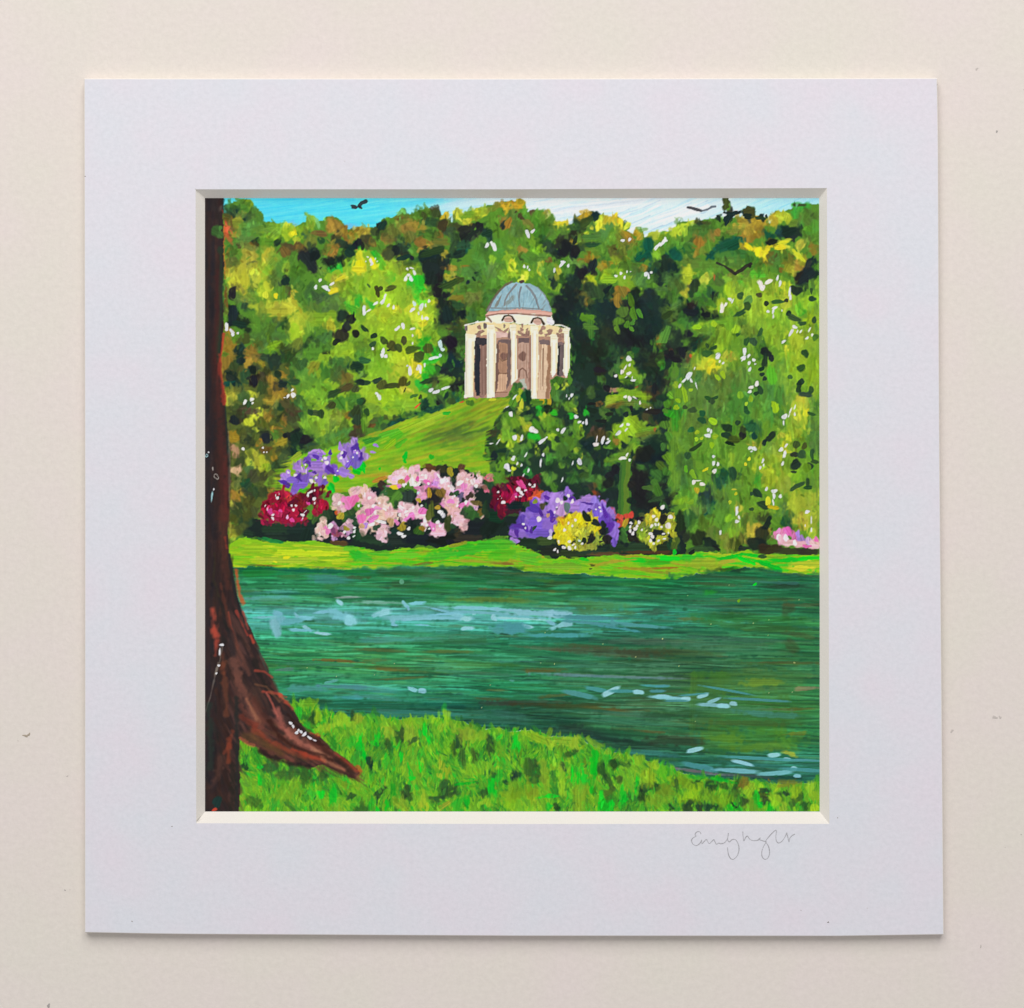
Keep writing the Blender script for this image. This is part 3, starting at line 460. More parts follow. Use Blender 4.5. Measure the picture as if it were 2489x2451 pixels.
dabs('E', '60,19,3.5,6,0,k 61,32,3.5,7,0,k 88,24,4.5,4.5,20,dK 94,35,5.5,3,0,K 38,77,5,5,0,k 33,28,5,3.5,0,K 55,59,4,2.5,0,d 75,98,6,5,0,Kk 97,95,2.6,2.2,0,k 110,97,5,7,0,K 121,100,7,5,-30,k 113,119,5,3,-50,k 75,62,4,2,0,D 45,8,4,5,0,K', **DK)
part('painted_bright_tree')
dabs('B', '27,108,6,2.6,75,D 30,106,4,2.5,-35,D 43,105,7,3.4,-12,D 17,102,3,1,50,n 3,158,4,4,0,k 12,152,6,2.4,45,K 23,160,3,4,0,K 22,170,3,4,0,d 35,166,4,5,0,D 44,172,5,6,0,D 52,174,5,4,0,D 58,166,5,3,105,D 67,176,9,4,-20,D 76,183,4.5,6,0,D 86,175,5.4,6,0,D 0,137,1,4,0,k 40,177,2,1,0,K', **DK)
dabs('F', '12,33,6,3.4,12,K 27,31,6,2.5,-28,K 33,36,5.5,5.5,0,D 45,37,8,3,0,D 57,32,6.5,5.4,0,D 63,35,4,2.6,0,D 76,4,4.5,7,0,D 5,14,5,7,0,Kd 12,8,7,3,10,tn 2,41,4,4,0,D 10,55,5,3.6,0,Kd 3,68,4,9,0,Dd 15,68,5,3,60,d 69,49,5,2.4,-20,n 77,50,3,2,110,D 59,42,3,1,110,D 84,32,8,3,-22,DK', **DK)
dabs('E', '132,69,8,3.4,6,Dd 138,70,4.5,4,0,d 126,68,4,2.4,0,d 178,67,6,5,0,Dd 180,76,3.4,6,0,d 183,55,4.6,3.4,20,d 178,15,7,3.6,-15,K 166,40,9,3.4,-22,Db 154,45,8,3,-22,d 184,33,4.6,3,20,K 108,32,7,3.4,-5,d 150,60,4,4,0,D', **DK)
part('painted_broad_tree')
dabs('D', '95,114,4,4.6,20,d 117,113,3.4,4,0,dD 104,119,6,4,-35,m 103,126,4.6,4,0,d 95,134,7,2.8,-30,d 125,123,2.8,2.5,0,K 138,121,7,2.4,-8,d 148,119,2.2,2.8,0,K 151,134,3.4,2.8,0,K 158,140,8,3.6,20,d 166,146,6,2.6,-10,d 180,142,2.8,4,20,dK 178,117,3.2,4.6,0,Kd 177,109,1.4,3.6,0,d 92,159,2.4,2.4,0,d 118,156,5,2.6,108,d 102,167,4.6,3.8,0,d 110,167,4.6,4.6,0,d 124,179,4.6,7,0,k 131,186,3.6,3,0,k 170,180,5,4,0,dK 182,162,3,4,0,g 56,181,4,6,0,d 64,174,4.6,2,-22,d 57,172,3,2,0,d', **DK)
dabs('H', '80,86,4.6,6.5,0,K 79,95,4,6,0,K 98,89,7.5,4.6,105,kD 97,95,5,4,0,k 88,100,8,4.4,0,D 83,104,5.5,1.8,12,k 92,80,3,3,0,d 130,96,9,3.8,-50,K 123,103,4,3.4,-40,K 62,54,4,3.4,0,d 57,51,4.4,2.2,25,d 66,51,3.4,2,-25,d 40,65,3.4,5.4,0,Dn 31,62,2.6,2.8,0,dD 51,69,4.6,4,0,dt 51,77,3.4,5,0,dt 102,66,3.6,4.6,-20,dt 160,105,4.2,4.4,0,D 169,107,4,3.2,0,D 157,117,4.6,3.4,-20,K 166,117,5,5,0,d 159,128,7.6,5.4,-30,K 178,116,2.6,6.5,0,d 181,125,5,2.4,20,d 176,130,4,4,0,dK 157,137,3,1.4,0,K 165,33,4.8,3,-30,K 163,40,3.4,6,0,dK 170,47,7,3.6,0,dK 177,42,2.6,4.4,0,d 165,17,4.8,4.4,-30,dK 153,27,3,2.6,0,n 123,8,4,8,0,K 119,18,4,2.6,-35,K 120,24,2.4,2.6,0,K 123,29,2.8,2.8,0,K 118,42,4.6,3,0,Kd 113,46,3,2.2,-30,K 178,70,5,2,10,d 115,162,7,4.4,0,K 121,175,7,4.2,25,KD 108,162,2.2,2.2,0,d 108,180,2,2.8,0,d 161,153,8,2.6,-25,d 173,149,2.2,5,0,d 173,155,5,2,0,d 44,108,8,2.4,-32,dK 34,118,4,4,0,d 87,138,6.5,4,75,Kd 38,88,3,4,0,nt 105,85,4.6,6.6,0,nt 111,96,4,3,0,tK', **DK)
dabs('H', '31,49,8,3,80,L 38,42,2.8,1.6,0,L 23,54,3.2,2.6,0,L 21,62,2.6,3.2,0,L 75,25,4.6,2.4,60,L 69,28,4.6,2,55,L 131,26,11,5,85,Lv 135,62,7,4,80,L 95,48,4,3.6,0,l 107,52,4,2.6,0,Ll 102,58,2.4,1.6,0,L 63,78,5,3.2,30,L 45,91,2.8,2.4,-30,L 44,99,2.6,2.4,-20,L 50,98,2.4,2,0,Lc 66,96,3.8,2.4,-10,L 62,106,4,2.6,0,L 88,88,2.4,5,0,G 105,122,2.4,1.8,0,yc 101,128,2.4,1.8,0,yc 88,157,2.8,1.2,0,c 90,162,2.4,1.8,0,cy 83,172,2.4,2,0,c 55,134,4.4,1.8,-20,yc 32,133,2,3.6,0,vL 40,139,6,2.4,70,l 27,171,4.6,3.4,0,l 37,172,4.6,2.4,-20,l 30,180,4,1.6,-30,l 45,158,4,3,0,ya 133,178,5.6,2.4,10,ya 127,170,2.4,5,0,cy 171,41,3.6,2.6,0,Gl 172,132,5,5,0,Gl', **DK)
dabs('D', '90,153,4.6,4.6,0,L 44,150,6,2.4,-12,L 64,146,4,3,0,L 115,63,6,4,0,y 106,58,5,2,38,y 140,58,6,2.6,-8,y 145,52,6,1.8,-8,cy 163,68,9,2,42,cy', setid=False, **DK)
dabs('A', '86,114,2.4,4,0,y 107,42,2.6,4,0,y 181,83,7,4,0,y 184,76,4,5,0,y 74,113,3,5,0,cy 160,94,6,2,-25,cy', setid=False, **DK)
part('painted_conifer')
dabs('G', '117,40,4.4,3.6,0,k 100,66,6,3.8,15,k 98,58,5,2,0,k 110,78,6,2,0,k 120,70,4,2,-10,k 145,64,2.2,4,0,k 139,70,4,2.6,-30,k 150,68,7,3,-10,k 127,133,5,5,0,k 120,141,5,5,0,k', **DK)
part('painted_woodland')
dabs('G', '145,151,4.6,5,0,k 145,170,4,6,0,k 172,40,3,7,0,k 170,67,10,3,0,k 160,115,9,12,0,k 118,150,5,8,0,k 108,19,9,3.4,10,k', **DK)
dabs('L', '25,18,6,16,0,Kk 30,32,7,8,0,k 45,32,9,9,0,k 60,40,10,6,35,k 68,45,5,2.4,25,k 20,38,7,5,0,gD 50,46,16,4,0,Dd 10,46,14,3,0,Kb 120,30,10,8,0,kD 127,14,8,4,115,k 115,40,14,7,0,k 130,45,16,5,0,kD 95,43,3,2,0,k 155,48,20,4,0,kb 175,48,14,4,0,kb 100,45,8,3,0,kD', **DK)

# --- white blossom flecks ------------------------------------------------------------------
WH = dict(alpha=.88, rag=.26, soft=.4, jit=.02, grow=.87)
part('painted_woodland')
dabs('A', '29,149,2,4 35,155,4,2,50 36,159,2,2 42,157,2,2 29,153,2,2', **WH)
dabs('B', '154,56,4,2,120 162,57,6,2.5,70 159,52,1.5,1.5', **WH)
dabs('C', '25,42,5,2,75 31,39,3,1.5,-45 21,80,1.5,2.5 25,81,1,2 27,84,1.2,2 64,78,4,2,-50 66,75,2,3 72,79,2.5,1.5,110 56,84,3,1.5,100 135,50,1.8,2.5 143,49,2.5,1.8,110 127,91,1.8,2.2 133,88,2,2 137,93,1.2,2.2 140,86,1,2 144,86,.8,1 162,89,3,3 165,92,1.5,3 168,87,1.5,2 174,58,4,2,-50 177,55,3,1.5,-50 184,50,2,3', **WH)
dabs('D', '5,53,5,1.8,-50 8,49,1.5,3', **WH)
dabs('E', '100,49,3,1.8,120 106,48,3,4 105,42,2,1.2,120 96,51,1.5,.6 50,56,3.5,2,115 58,53,3,2.5,-30 59,57,1.5,2 48,110,1.8,2 71,109,1.2,1.2 72,114,1,.8 75.5,114,.8,.8', 'W', **WH)
part('painted_bright_tree')
dabs('A', '137,96,2,3 132,104,3,2,110 143,104,4,3,20 151,100,4,1.5,-35 146,107,3,1.5,30 188,132,2,5', **WH)
dabs('B', '20,74,5,2,70 21,77,2.4,3 16,69,1.5,2 14,74,1,1 27,74,1,1 25,71,.8,1.5 62,83,1.5,2 67,82,3,1,20 70,87,4,1.6,70 60,94,4,2.6,120 66,94,4,2.6,70 63,90,2,2.5 25,123,4,1.5,-30 33,121,4,2,-50 36,115,4,1.6,110 40,125,2.5,1.5,120 46,127,1.5,2.5 12,130,2,5 17,131,4,1,-30 13,134,2.4,1.6 70,123,4,2,75,s 68,130,4,2,-35 78,127,5,3,105 83,125,1.2,2.5 87,120,1.5,2.5 75,134,1.2,2.5 79,139,1.2,3 84,140,2,2.5 50,152,4,2,-40 57,149,4,2,70 48,153,2,1.5 68,152,4,1.5,-10 68,160,1.2,2 68,169,1,2 100,170,5,2.5,75,s 103,176,2,3,0,s 92,186,7,1.8,-10 100,183,2,2.2,0,s 34,178,4,2.5,105 37,184,2,2.5 32,182,2,1.5 22,175,2,1.5,110', **WH)
dabs('F', '33,2,3,2 37,3,2.2,2 62,14,1.4,2 65,20,2.2,6.5 75,16,3.4,4 77,20,1.6,3 82,13,1.4,2.6 26,46,2,1.6 29,50,4,3 89,42,2.4,3.6 96,44,5,2,-15 105,40,6,2,-20', **WH)
part('painted_broad_tree')
dabs('D', '118,100,6,4,70,p 121,105,3,4,0,p 127,98,6,2.6,-35,p 138,93,4,1.4,110 141,100,4,1.6,105 152,110,5,1.5,95 153,116,1.5,3 83,118,2,3 86,120,3,1,115 74,128,6,2.8,95,p 73,132,2.4,2,0,p 78,124,3,1.5,110,p 127,132,2,2 135,128,3.4,2,-35 133,132,3,1.4,110 133,138,1,3 143,131,.8,1.5 158,150,4,2.6,30 154,156,5,1.8,115 161,155,2.5,1,115 165,155,2.5,1,120 175,153,3,1,120 172,163,2.4,1.4,-30 178,159,2,1.3,110 145,167,4,2,-30 69,183,4.4,3.4,-40 100,179,5,2,85 98,185,3,1.4,-35 105,183,2.4,1.6,-50 110,188,2,2', **WH)
dabs('H', '69,4,4,3,-40 71,9,2,1.5,110 75,11,1.2,1.8 100,5,4,2,110 98,7,3,1.2,-40 104,3,2.5,1.5,110 105,11,2.8,2.5 111,8,2,2 112,12,1.4,1.4 106,18,3,2 35,26,6,2.5,120 30,31,5,1.5,-45 25,37,3,1.5,110 38,31,3,1.2,65 42,17,2,.8,110 114,35,3.5,2.5,115,p 108,39,3.5,2,-15,p 106,44,3,1.8,-30,p 44,37,4,.8,75 58,88,2.5,2.5 61,90,1.5,2.5 57,95,4,2.2 64,119,2,2.5 64,127,2,3.5 69,128,3,1.8 65,136,2.5,3.5,0,p 41,149,3,2.5,0,p 51,151,3.5,2.8,15,p 46,147,4,.7,0,p 146,73,3,4 145,80,1,3 153,66,4,1,110 158,62,3,1,105 158,70,1.5,2.5 151,72,2.5,.7,115 106,109,2.5,3 111,110,2.5,3 108,113,1,1.5 142,111,2.5,3 148,106,3,1.5,120 146,117,5,1.8,105 144,127,3,1.8,105 121,124,3,1.5,105 122,129,2,1.2,100 118,132,2.5,2,115 125,157,3,1.8,105 134,159,3,4 134,165,2,4 133,172,4,1,80 141,165,2.5,2.5 91,181,1.6,4.5 93,189,1,3 173,183,2,2.5', **WH)
dabs('L', '91,3,2,4 91,13,2.5,3.5 94,9,1,3 72,26,1.5,3 172,2,2,3 177,12,1,4 177,23,1.2,3 170,18,.8,1.5', **WH)
part('painted_conifer')
dabs('G', '142,6,3.5,3.5 143,13,2,1.5,110 134,21,3,2.5,0,p 138,16,4,.8,120 127,26,2.5,2.5,-20,p 142,23,2,3 139,27,2,1,-40 147,31,3.5,1.8 146,28,.8,2 138,50,2,3,0,p 143,52,4,3,0,p 149,51,4,.8,30,p 155,57,1.5,2.5,0,p 163,64.5,1.8,.8,-30,W 167,62.5,.8,.8,0,W 134,83,3,1.6,-40 141,82,2,2.2 139,88,2.8,1.2,-45 130,92,4.5,2,-45 104,105,4,2.2,-5,p 105,99,4,.8,100,p 112,100,5,1.8,110 118,99,1.5,1.2 118,102.5,3.5,1.5,-40 135,121,5,2.2,-5,p 140,117,3,1.5,110,p 143,123,2,2', **WH)
part('painted_flowering_shrub')
dabs('G', '81,73,2.8,3.2 85,79,2,3 89,80,2,2 93,79,2,4.5 60,88,2,2.2 66,89,5,2,120 42,101,6,2,-35 47,97,2,1.2,-30 32,89,5.5,3.4,20,p 30,86,2,3,0,p 10,97,3,3.5 18,98,4,1.5,105 6,70,2,3.5 2,60,3,2,-40 10,51,3,1,-50 70,49,1.2,2 76,48,3,1.8,110 73,52,2,.8,110 43,117,1.5,2.5 40,127,6,1.3,95 77,127,3,1,110 85,125,4,2.8 2,131,5,3,70 9,120,2,2 13,127,3,1.2,110 18,129,2.5,1.2,100 23,117,3,1,115 26,135,3,1.2,110 20,141,3,1,110 65,146,3.5,1.2,105', **WH)
dabs('F', '171,59,2.4,4 176,60,2,3.4 173,63,1.4,1.6 181,70,2,3.4 186,97,4,3 184,122,2,2.6 177,131,3.2,3.6 180,135,1.6,2.6 167,102,4,.9,-55 159,104,2.4,.8,-10', **WH)
# --- grassy hill below the temple ---------------------------------------------------------
part('painted_hill')
hill = pt('F', 128,53, 150,51, 178,52, 180,60, 168,70, 160,85, 150,95, 153,105, 150,118, 157,128, 157,140, 130,135, 100,128, 80,132, 40,142, 10,158, -10,160) + pt('E', 130,160, 110,172, 92,165, 90,150, 93,140, 100,130, 110,122, 120,117, 145,110, 176,103) + pt('F', 0,102, 20,93, 40,85, 70,75, 100,65, 126,55)
poly(hill, col((132, 172, 40)), 1, 2)
hm = polymask(hill, 2)
hy, hx = np.nonzero(hm)
for i in rng.integers(len(hx), size=850):
    X = PX0 + hx[i] / SC; Y = PY0 + hy[i] / SC
    fx, fy = (X - 860) / 2.101, (Y - 860) / 2.101
    dk = math.exp(-((fx - 122) / 30) ** 2 - ((fy - 92 + (fx - 122) * .1) / 14) ** 2)
    top = math.exp(-((fx - 150) / 25) ** 2 - ((fy - 60) / 10) ** 2)
    c = [(112, 184, 34), (150, 188, 40), (174, 178, 44), (96, 160, 40), (130, 170, 40), (168, 150, 48)][rng.choice(6, p=[.24, .24, .2, .15, .12, .05])]
    c = col(c) * (1 - .7 * dk) + col((78, 108, 48)) * (.7 * dk)
    if rng.random() < dk:
        c = col([(84, 118, 52), (72, 104, 50), (108, 122, 52), (98, 130, 54)][rng.integers(4)])
    if rng.random() < top:
        c = col([(140, 136, 40), (150, 160, 42), (110, 130, 40)][rng.integers(3)])
    ang = -26 + 22 * np.clip((fy - 70) / 70, 0, 1)
    L = rng.uniform(9, 34)
    ok = hm[min(H - 1, max(0, int(hy[i] + math.sin(math.radians(ang)) * L * .6 * SC))), min(W - 1, int(hx[i] + L * .6 * SC))]
    dab(X, Y, L if ok else L * .4, rng.uniform(1.6, 4.5), ang + rng.normal(0, 4), c * (1 + .05 * rng.standard_normal()), .55, .35, .6, .06)
blur(hm, 1)
dabs('F', '30,100,26,4,-22,Lv 60,86,26,3.4,-24,L 95,72,22,3,-22,Lc 50,98,20,3,-26,Lv 80,84,18,2.6,-26,Lc 20,118,18,4,-16,L 120,62,14,2.4,-20,Lc', setid=False, alpha=.6, soft=.7)
dabs('F', '60,118,5,3,0,V 59,124,3,2,0,V 11,129,4,3,0,V 3,137,5,4,20,V 30,133,2,1.5,0,V 90,120,4,3,0,v 107,69,5,2,0,v 50,95,8,4,-25,vl 40,92,12,3,-20,vl 55,103,8,3,-35,vl 20,100,10,3,-20,Gv 42,105,8,3,-40,L 74,60,4,1.2,-35,r 125,56,3,1,-25,r 160,53,4,2,0,c 135,57,4,5,0,g 32,145,8,3,-20,rY', setid=False)
dabs('E', '187,134,5,3,0,V 180,135,5,5,20,V 155,145,5,4,0,V 150,155,6,5,0,V 110,118,6,3,-30,Yl 118,158,8,3,-20,vl 185,128,3,3,0,V 113,126,6,3,-20,L', setid=False)
dabs('G', '30,54,6,4,0,YG 42,53,6,4,0,a 50,54,3,6,0,a 35,57,8,4,0,G', setid=False)

# --- temple -------------------------------------------------------------------------------
CR, CR2 = col((240, 228, 204)), col((228, 200, 140))
def T(*a): return pt('T', *a)
part('temple_wall')
poly(T(13,72, 44,70, 74,71, 108,72, 150,75, 163,80, 163,120, 160,147, 137,150, 135,178, 105,178, 95,168, 82,155, 75,172, 70,176, 12,178), col((172, 136, 116)), 1, 1)
poly(T(12,72, 42,66, 80,70, 108,71, 140,73, 162,78, 164,86, 150,90, 120,88, 90,86, 60,84, 30,88, 13,88), col((232, 208, 158)), 1, 1.2)
part('temple_drum')
poly(T(42,58, 60,54, 90,54, 115,55, 137,56, 141,70, 128,73, 105,71, 80,69, 60,69, 42,67), col((240, 230, 206)), 1, .8)
dab(1110 + 135 * 1.681, 670 + 66 * 1.681, 9, 8, 20, col((226, 220, 228)), 1, .3, .3)
line(T(44,60, 47,63, 50,67), 2, 2, col((120, 92, 80)), .8)
for x, y in ((75, 63.5), (117, 67)):
    dab(1110 + x * 1.681, 670 + y * 1.681, 11, 8, 0, col((196, 160, 144)), 1, .15, .25)
    line(T(x - 9,y + 1, x - 6,y - 4.5, x,y - 6), 2.6, 1.6, col((66, 54, 34)))
    line(T(x,y - 6, x + 5,y - 4, x + 9,y + 3), 1.6, 3.2, col((66, 54, 34)))
part('temple_dome')
poly(T(44,54, 52,46, 90,44, 130,46, 137,54), col((136, 150, 156)), 1, .4)
poly(T(43,52, 50,40, 58,28, 68,17, 78,11, 92,10, 105,11, 117,17, 127,28, 133,40, 137,52, 120,50, 90,48, 65,49), col((146, 178, 188)), 1, .5, .05)
for _ in range(90):
    x = rng.uniform(50, 132); y = rng.uniform(15, 49)
    if ((x - 90) / 44) ** 2 + ((y - 52) / 41) ** 2 < .85:
        dab(1110 + x * 1.681, 670 + y * 1.681, rng.uniform(5, 11), rng.uniform(1, 2.2), -90 + (x - 90) * .9 + 180 * (x < 90) + rng.normal(0, 8), col([(152, 190, 200), (122, 160, 174), (132, 146, 148), (144, 182, 196)][rng.integers(4)]), .6, .2, .4)
dab(1110 + 60 * 1.681, 670 + 38 * 1.681, 14, 3, -62, col((122, 116, 104)), .7, .4, .5); dab(1110 + 78 * 1.681, 670 + 36 * 1.681, 15, 6, -50, col((126, 124, 112)), .5, .5, .6)
RIB = col((112, 90, 88))
line(T(44,51, 51,37, 60,24, 70,14, 80,9), 4, 2.4, RIB, .65); line(T(86,13, 80,20, 74,28, 70,36, 69,43), 2.4, 1.8, col((118, 104, 98)), .6)
line(T(93,17, 91,25, 90,36, 91,45), 2, 1.6, col((106, 96, 96)), .6); line(T(101,15, 108,22, 114,32, 117,42, 119,48), 2.6, 2, col((112, 104, 104)), .6)
line(T(117,17, 127,28, 133,40, 136,50), 1.4, 1.4, col((134, 140, 152)), .7); line(T(50,47, 70,47.5, 95,47, 125,49), 1.6, 1.6, col((118, 112, 108)), .6)
dab(1110 + 94 * 1.681, 670 + 9 * 1.681, 6, 4, 0, col((84, 66, 66)), 1, .4)
part('temple_cornice')
poly(T(41,57, 46,53, 65,50, 95,49, 120,50, 137,53, 139,56, 136,59, 115,56, 90,55, 65,55, 50,58, 42,60), col((216, 168, 152)), 1, .7)
line(T(42,58.5, 60,55.5, 85,55, 110,57, 135,59), 1.4, 2.4, col((136, 100, 88)), .85); line(T(46,53, 70,50.5, 100,49.5, 136,53), 1.2, 1.2, col((186, 142, 128)), .6)
part('temple_recess')
for p, c in ((T(25,90, 44,91, 44,170, 36,176, 26,174), (48, 46, 52)), (T(34,101, 44,99, 44,170, 40,176, 32,176, 34,140), (140, 108, 96)), (T(61,93, 78,93, 78,100, 60,100), (110, 90, 88)),
             (T(57,100, 62,98, 61,168, 55,172), (112, 84, 74)), (T(73,98, 79,95, 78,150, 73,165, 71,160), (112, 90, 84)), (T(62,97, 73,98, 73,140, 61,140), (166, 126, 100)), (T(61,142, 73,142, 72,165, 58,170), (206, 166, 134)),
             (T(57,81, 74,83, 74,90, 57,91), (212, 176, 166)), (T(88,90, 106,90, 106,98, 88,98), (104, 84, 84)), (T(89,97, 106,97, 105,178, 97,166, 90,150, 89,120), (180, 146, 128)),
             (T(105,90, 109,90, 108,175, 103,178), (150, 112, 96)), (T(119,95, 136,95, 134,178, 110,178, 116,140), (190, 156, 126)), (T(124,99, 131,99, 129,178, 116,178, 120,140), (214, 184, 152)), (T(132,95, 137,95, 134,178, 129,178), (150, 112, 84)),
             (T(119,94, 124,92, 134,93, 135,99, 120,100), (110, 92, 90)), (T(145,98, 156,98, 155,145, 146,146), (100, 86, 86)), (T(146,102, 150,102, 149,145, 145,144), (34, 36, 40)), (T(29,100, 34,101, 33,170, 27,174), (30, 34, 44))):
    poly(p, col(c) * .92 + .06, 1, .8, .04)
for x in (63, 67, 70, 92, 97, 101, 122, 126):
    line(T(x,100, x + rng.normal(0, .4),130, x - .5,165), .7, .7, col((140, 104, 84)), .45)
line(T(125,106, 124,160), 1.3, .6, col((112, 78, 60)), .8); line(T(36,100, 37,172), 1, 1, col((110, 80, 72)), .6); line(T(41,100, 42,172), 1, 1, col((116, 86, 76)), .6)
for x, y, r in ((68, 117, 5.5), (95, 117, 6.5)):
    dab(1110 + x * 1.681, 670 + y * 1.681, r * 1.6, r * 1.65, 0, col((124, 94, 84)), .9, .2, .3)
line(T(62,120, 66,124, 73,121, 73,113), 1, 1, col((96, 76, 60)), .6)
line(T(90,147, 91,137, 95,134, 100,138, 102,148), 1.8, 1.4, col((120, 90, 78)), .85); line(T(60,141.5, 74,141.5), 1.2, 1, col((120, 88, 66)), .8); line(T(57,169, 73,169), 1, 1, col((128, 88, 70)), .7)
poly(T(90,151, 97,148, 101,165, 98,164, 92,158), col((176, 180, 166)), 1, .8)
part('temple_relief')
for x, y, rx, ry, a, g in ((33, 75, 6, 4, 60, 0), (34, 82, 9, 4, -20, 0), (31, 86, 7, 3, 30, 0), (60, 77, 9, 2.5, 25, 0), (64, 80, 11, 2.6, 20, 0), (69, 73, 4, 5, 0, 1), (72, 79, 8, 3, -35, 0), (95, 72, 4, 6, 0, 0), (94, 78, 6, 5, 0, 0),
                            (92, 83, 9, 4, 40, 0), (102, 78, 6, 4, -50, 0), (99, 86, 8, 4, 10, 0), (125, 76, 7, 6, 0, 0), (122, 82, 6, 6, 0, 0), (134, 81, 7, 6, 0, 0), (130, 86, 9, 4, -20, 0), (150, 79, 4, 6, 0, 0), (148, 87, 7, 4, 30, 0), (153, 87, 5, 6, 0, 0), (150, 92, 5, 3, 0, 0), (103, 83, 5, 8, 0, 0), (76, 85, 3, 12, 0, 1), (151, 98, 5, 3, 0, 1)):
    dab(1110 + x * 1.681, 670 + y * 1.681, rx, ry, a, col((146, 114, 104) if not g else (120, 100, 100)) * (1 + .06 * rng.standard_normal()), .85, .4, .4)
dab(1110 + 13.5 * 1.681, 670 + 75 * 1.681, 4.4, 8.5, 0, col((116, 104, 108)), 1, .2, .2); dab(1110 + 41 * 1.681, 670 + 73 * 1.681, 4.4, 8.5, 0, col((112, 98, 96)), 1, .2, .2)
for x, y in ((96, 82), (127, 84), (34, 79), (66, 82)):
    dab(1110 + x * 1.681, 670 + y * 1.681, 4, 1.2, 35, col((206, 166, 152)), .8, .3, .3)
for k, p in enumerate((T(12,84, 27,86, 25,120, 24,176, 11,177, 13,120), T(44,72, 54,72, 57,84, 58,110, 56,140, 55,176, 44,177, 43,120), T(77,72, 85,72, 86,80, 87,110, 88,150, 83,155, 79,158, 80,120),
                       T(107,72, 117,74, 118,90, 119,120, 116,178, 107,178, 108,120), T(135,86, 145,86, 147,110, 144,140, 139,148, 136,140, 137,110), T(155,76, 163,79, 164,100, 163,135, 158,149, 154,138, 156,100))):
    part('temple_column_%d' % k)
    poly(p, CR, 1, .35, .02)
    xs = [q[0] for q in p]; ys = [q[1] for q in p]
    xa, xb, ya, yb = min(xs), max(xs), min(ys), max(ys)
    line([(xb - 5, ya + 22), (xb - 5, yb - 16)], 2.4, 2, CR2 * [.98, .92, 1.0, .97, 1, 1.02][k], .45)
    line([(xa + 5, ya + 20), (xa + 4, yb - 10)], 1.6, 1.6, col([(198, 190, 170), (196, 198, 188), (228, 214, 186), (224, 206, 168), (228, 210, 172), (226, 214, 176)][k]), .7)
    line([((xa + xb) / 2, ya + 16), ((xa + xb) / 2 - 1, yb - 10)], 3.4, 3, col((246, 238, 222)), .8)
    dab((xa + xb) / 2, ya + 6, 9, 6, 0, col((238, 224, 192)), .9, .4, .3)
line(T(12,72, 28,68, 44,66), 1.6, 1.2, col((238, 232, 220)), .8); dab(1110 + 30 * 1.681, 670 + 67 * 1.681, 5, 3, 0, col((222, 228, 224)), 1, .5)
line(T(142,72, 152,72, 163,77), 2, 1.6, col((236, 228, 206)), .9)

# leaves that stand in front of the temple
part('painted_flowering_shrub')
dabs('G', '14,38,6,5,0,ng 17,44,4,4,0,cl 10,46,4,6,0,nG 13,53,4,3,-50,c 18,58,2.4,6,0,c 22,48,4,8,0,dt 8,56,5,5,0,G 57,31,5,5,0,gd 62,32,5,4,0,ng 58,38,4,4,0,l 55,44,3,6,0,g 26,50,4,8,0,K')
dabs('G', '10,50,3,1,-52', 'w')

# --- flower borders -------------------------------------------------------------------------
part('painted_border_shade')
poly(pt('Q', 30,104, 60,104, 72,98, 85,85, 100,90, 120,92, 135,60, 150,58, 190,66) + pt('R', 40,8, 60,6, 95,10, 118,25, 128,28, 175,60) + pt('S', 5,55, 20,60, 50,60, 100,68, 118,50, 130,42, 165,36, 185,66, 190,82, 150,80, 110,83, 60,84, 38,76, 20,68, 8,62) + pt('R', 150,86, 120,90, 95,97, 75,102, 40,100, 10,102) + pt('J', 60,44, 32,50, 20,46) + pt('I', 185,43, 165,42, 130,37, 100,38, 72,34, 48,28, 50,8), col('Kk'), .97, 1.6)
dabs('Q', '30,108,20,8,0,Kd 55,108,18,10,0,K 60,117,10,6,0,k 25,118,14,5,0,Kd 85,92,8,8,0,d 72,95,8,5,0,dg 80,100,6,6,0,d 108,92,8,10,0,dg 115,98,8,8,0,d 100,95,4,4,0,oY 97,90,4,3,0,r 112,88,6,4,0,d 105,120,16,6,0,Kk 120,115,10,8,0,Kd 140,122,14,6,0,Kd 160,118,10,6,0,K 150,60,8,5,0,bk 155,72,12,8,0,dg 162,74,9,6,0,Gg 140,66,6,5,0,kK 180,70,10,7,0,dK 188,78,3,3,0,k 170,86,12,6,0,dn 148,75,5,4,0,d 100,126,10,3,5,b')
dabs('R', '52,9,10,5,0,b 63,12,7,8,0,kb 67,19,6,5,0,k 75,21,6,4,0,KD 88,9,6,5,0,b 91,16,3,3,0,Dd 84,20,5,2,0,b 75,14,5,4,0,Yo 12,40,16,7,0,gd 25,42,10,8,0,dK 33,49,3.5,3,0,k 10,47,10,6,0,Gg 15,55,10,6,0,d 15,92,16,6,0,K 40,92,20,7,0,Kk 70,93,20,7,0,k 90,85,12,6,0,kb 110,80,18,9,0,k 125,75,14,12,0,kK 95,92,16,4,0,kb 75,97,5,4,0,k 120,30,6,10,0,dK 118,22,6,5,0,d 130,66,12,6,0,kK 150,63,10,3,0,Dd')
dabs('S', '30,67,14,6,0,Dk 45,65,10,5,0,Dg 50,76,14,5,0,k 70,78,16,4,0,kD 95,76,18,5,0,kd 120,73,14,6,0,kd 140,72,16,6,0,dK 165,72,14,6,0,Kd 110,79,20,2.4,0,bO 150,77,22,2,0,b 125,62,6,6,0,dg 128,55,6,6,0,dg 175,68,8,6,0,dK 177,68,6,4,0,gD')
dabs('I', '50,14,7,8,0,dD 46,22,6,7,0,De 54,28,7,4,10,dK 52,6,7,5,0,D', alpha=.85, soft=.6)
PT = dict(alpha=.93, rag=.4, soft=.4, jit=.04, grow=1.08)
part('painted_purple_flowers_0')
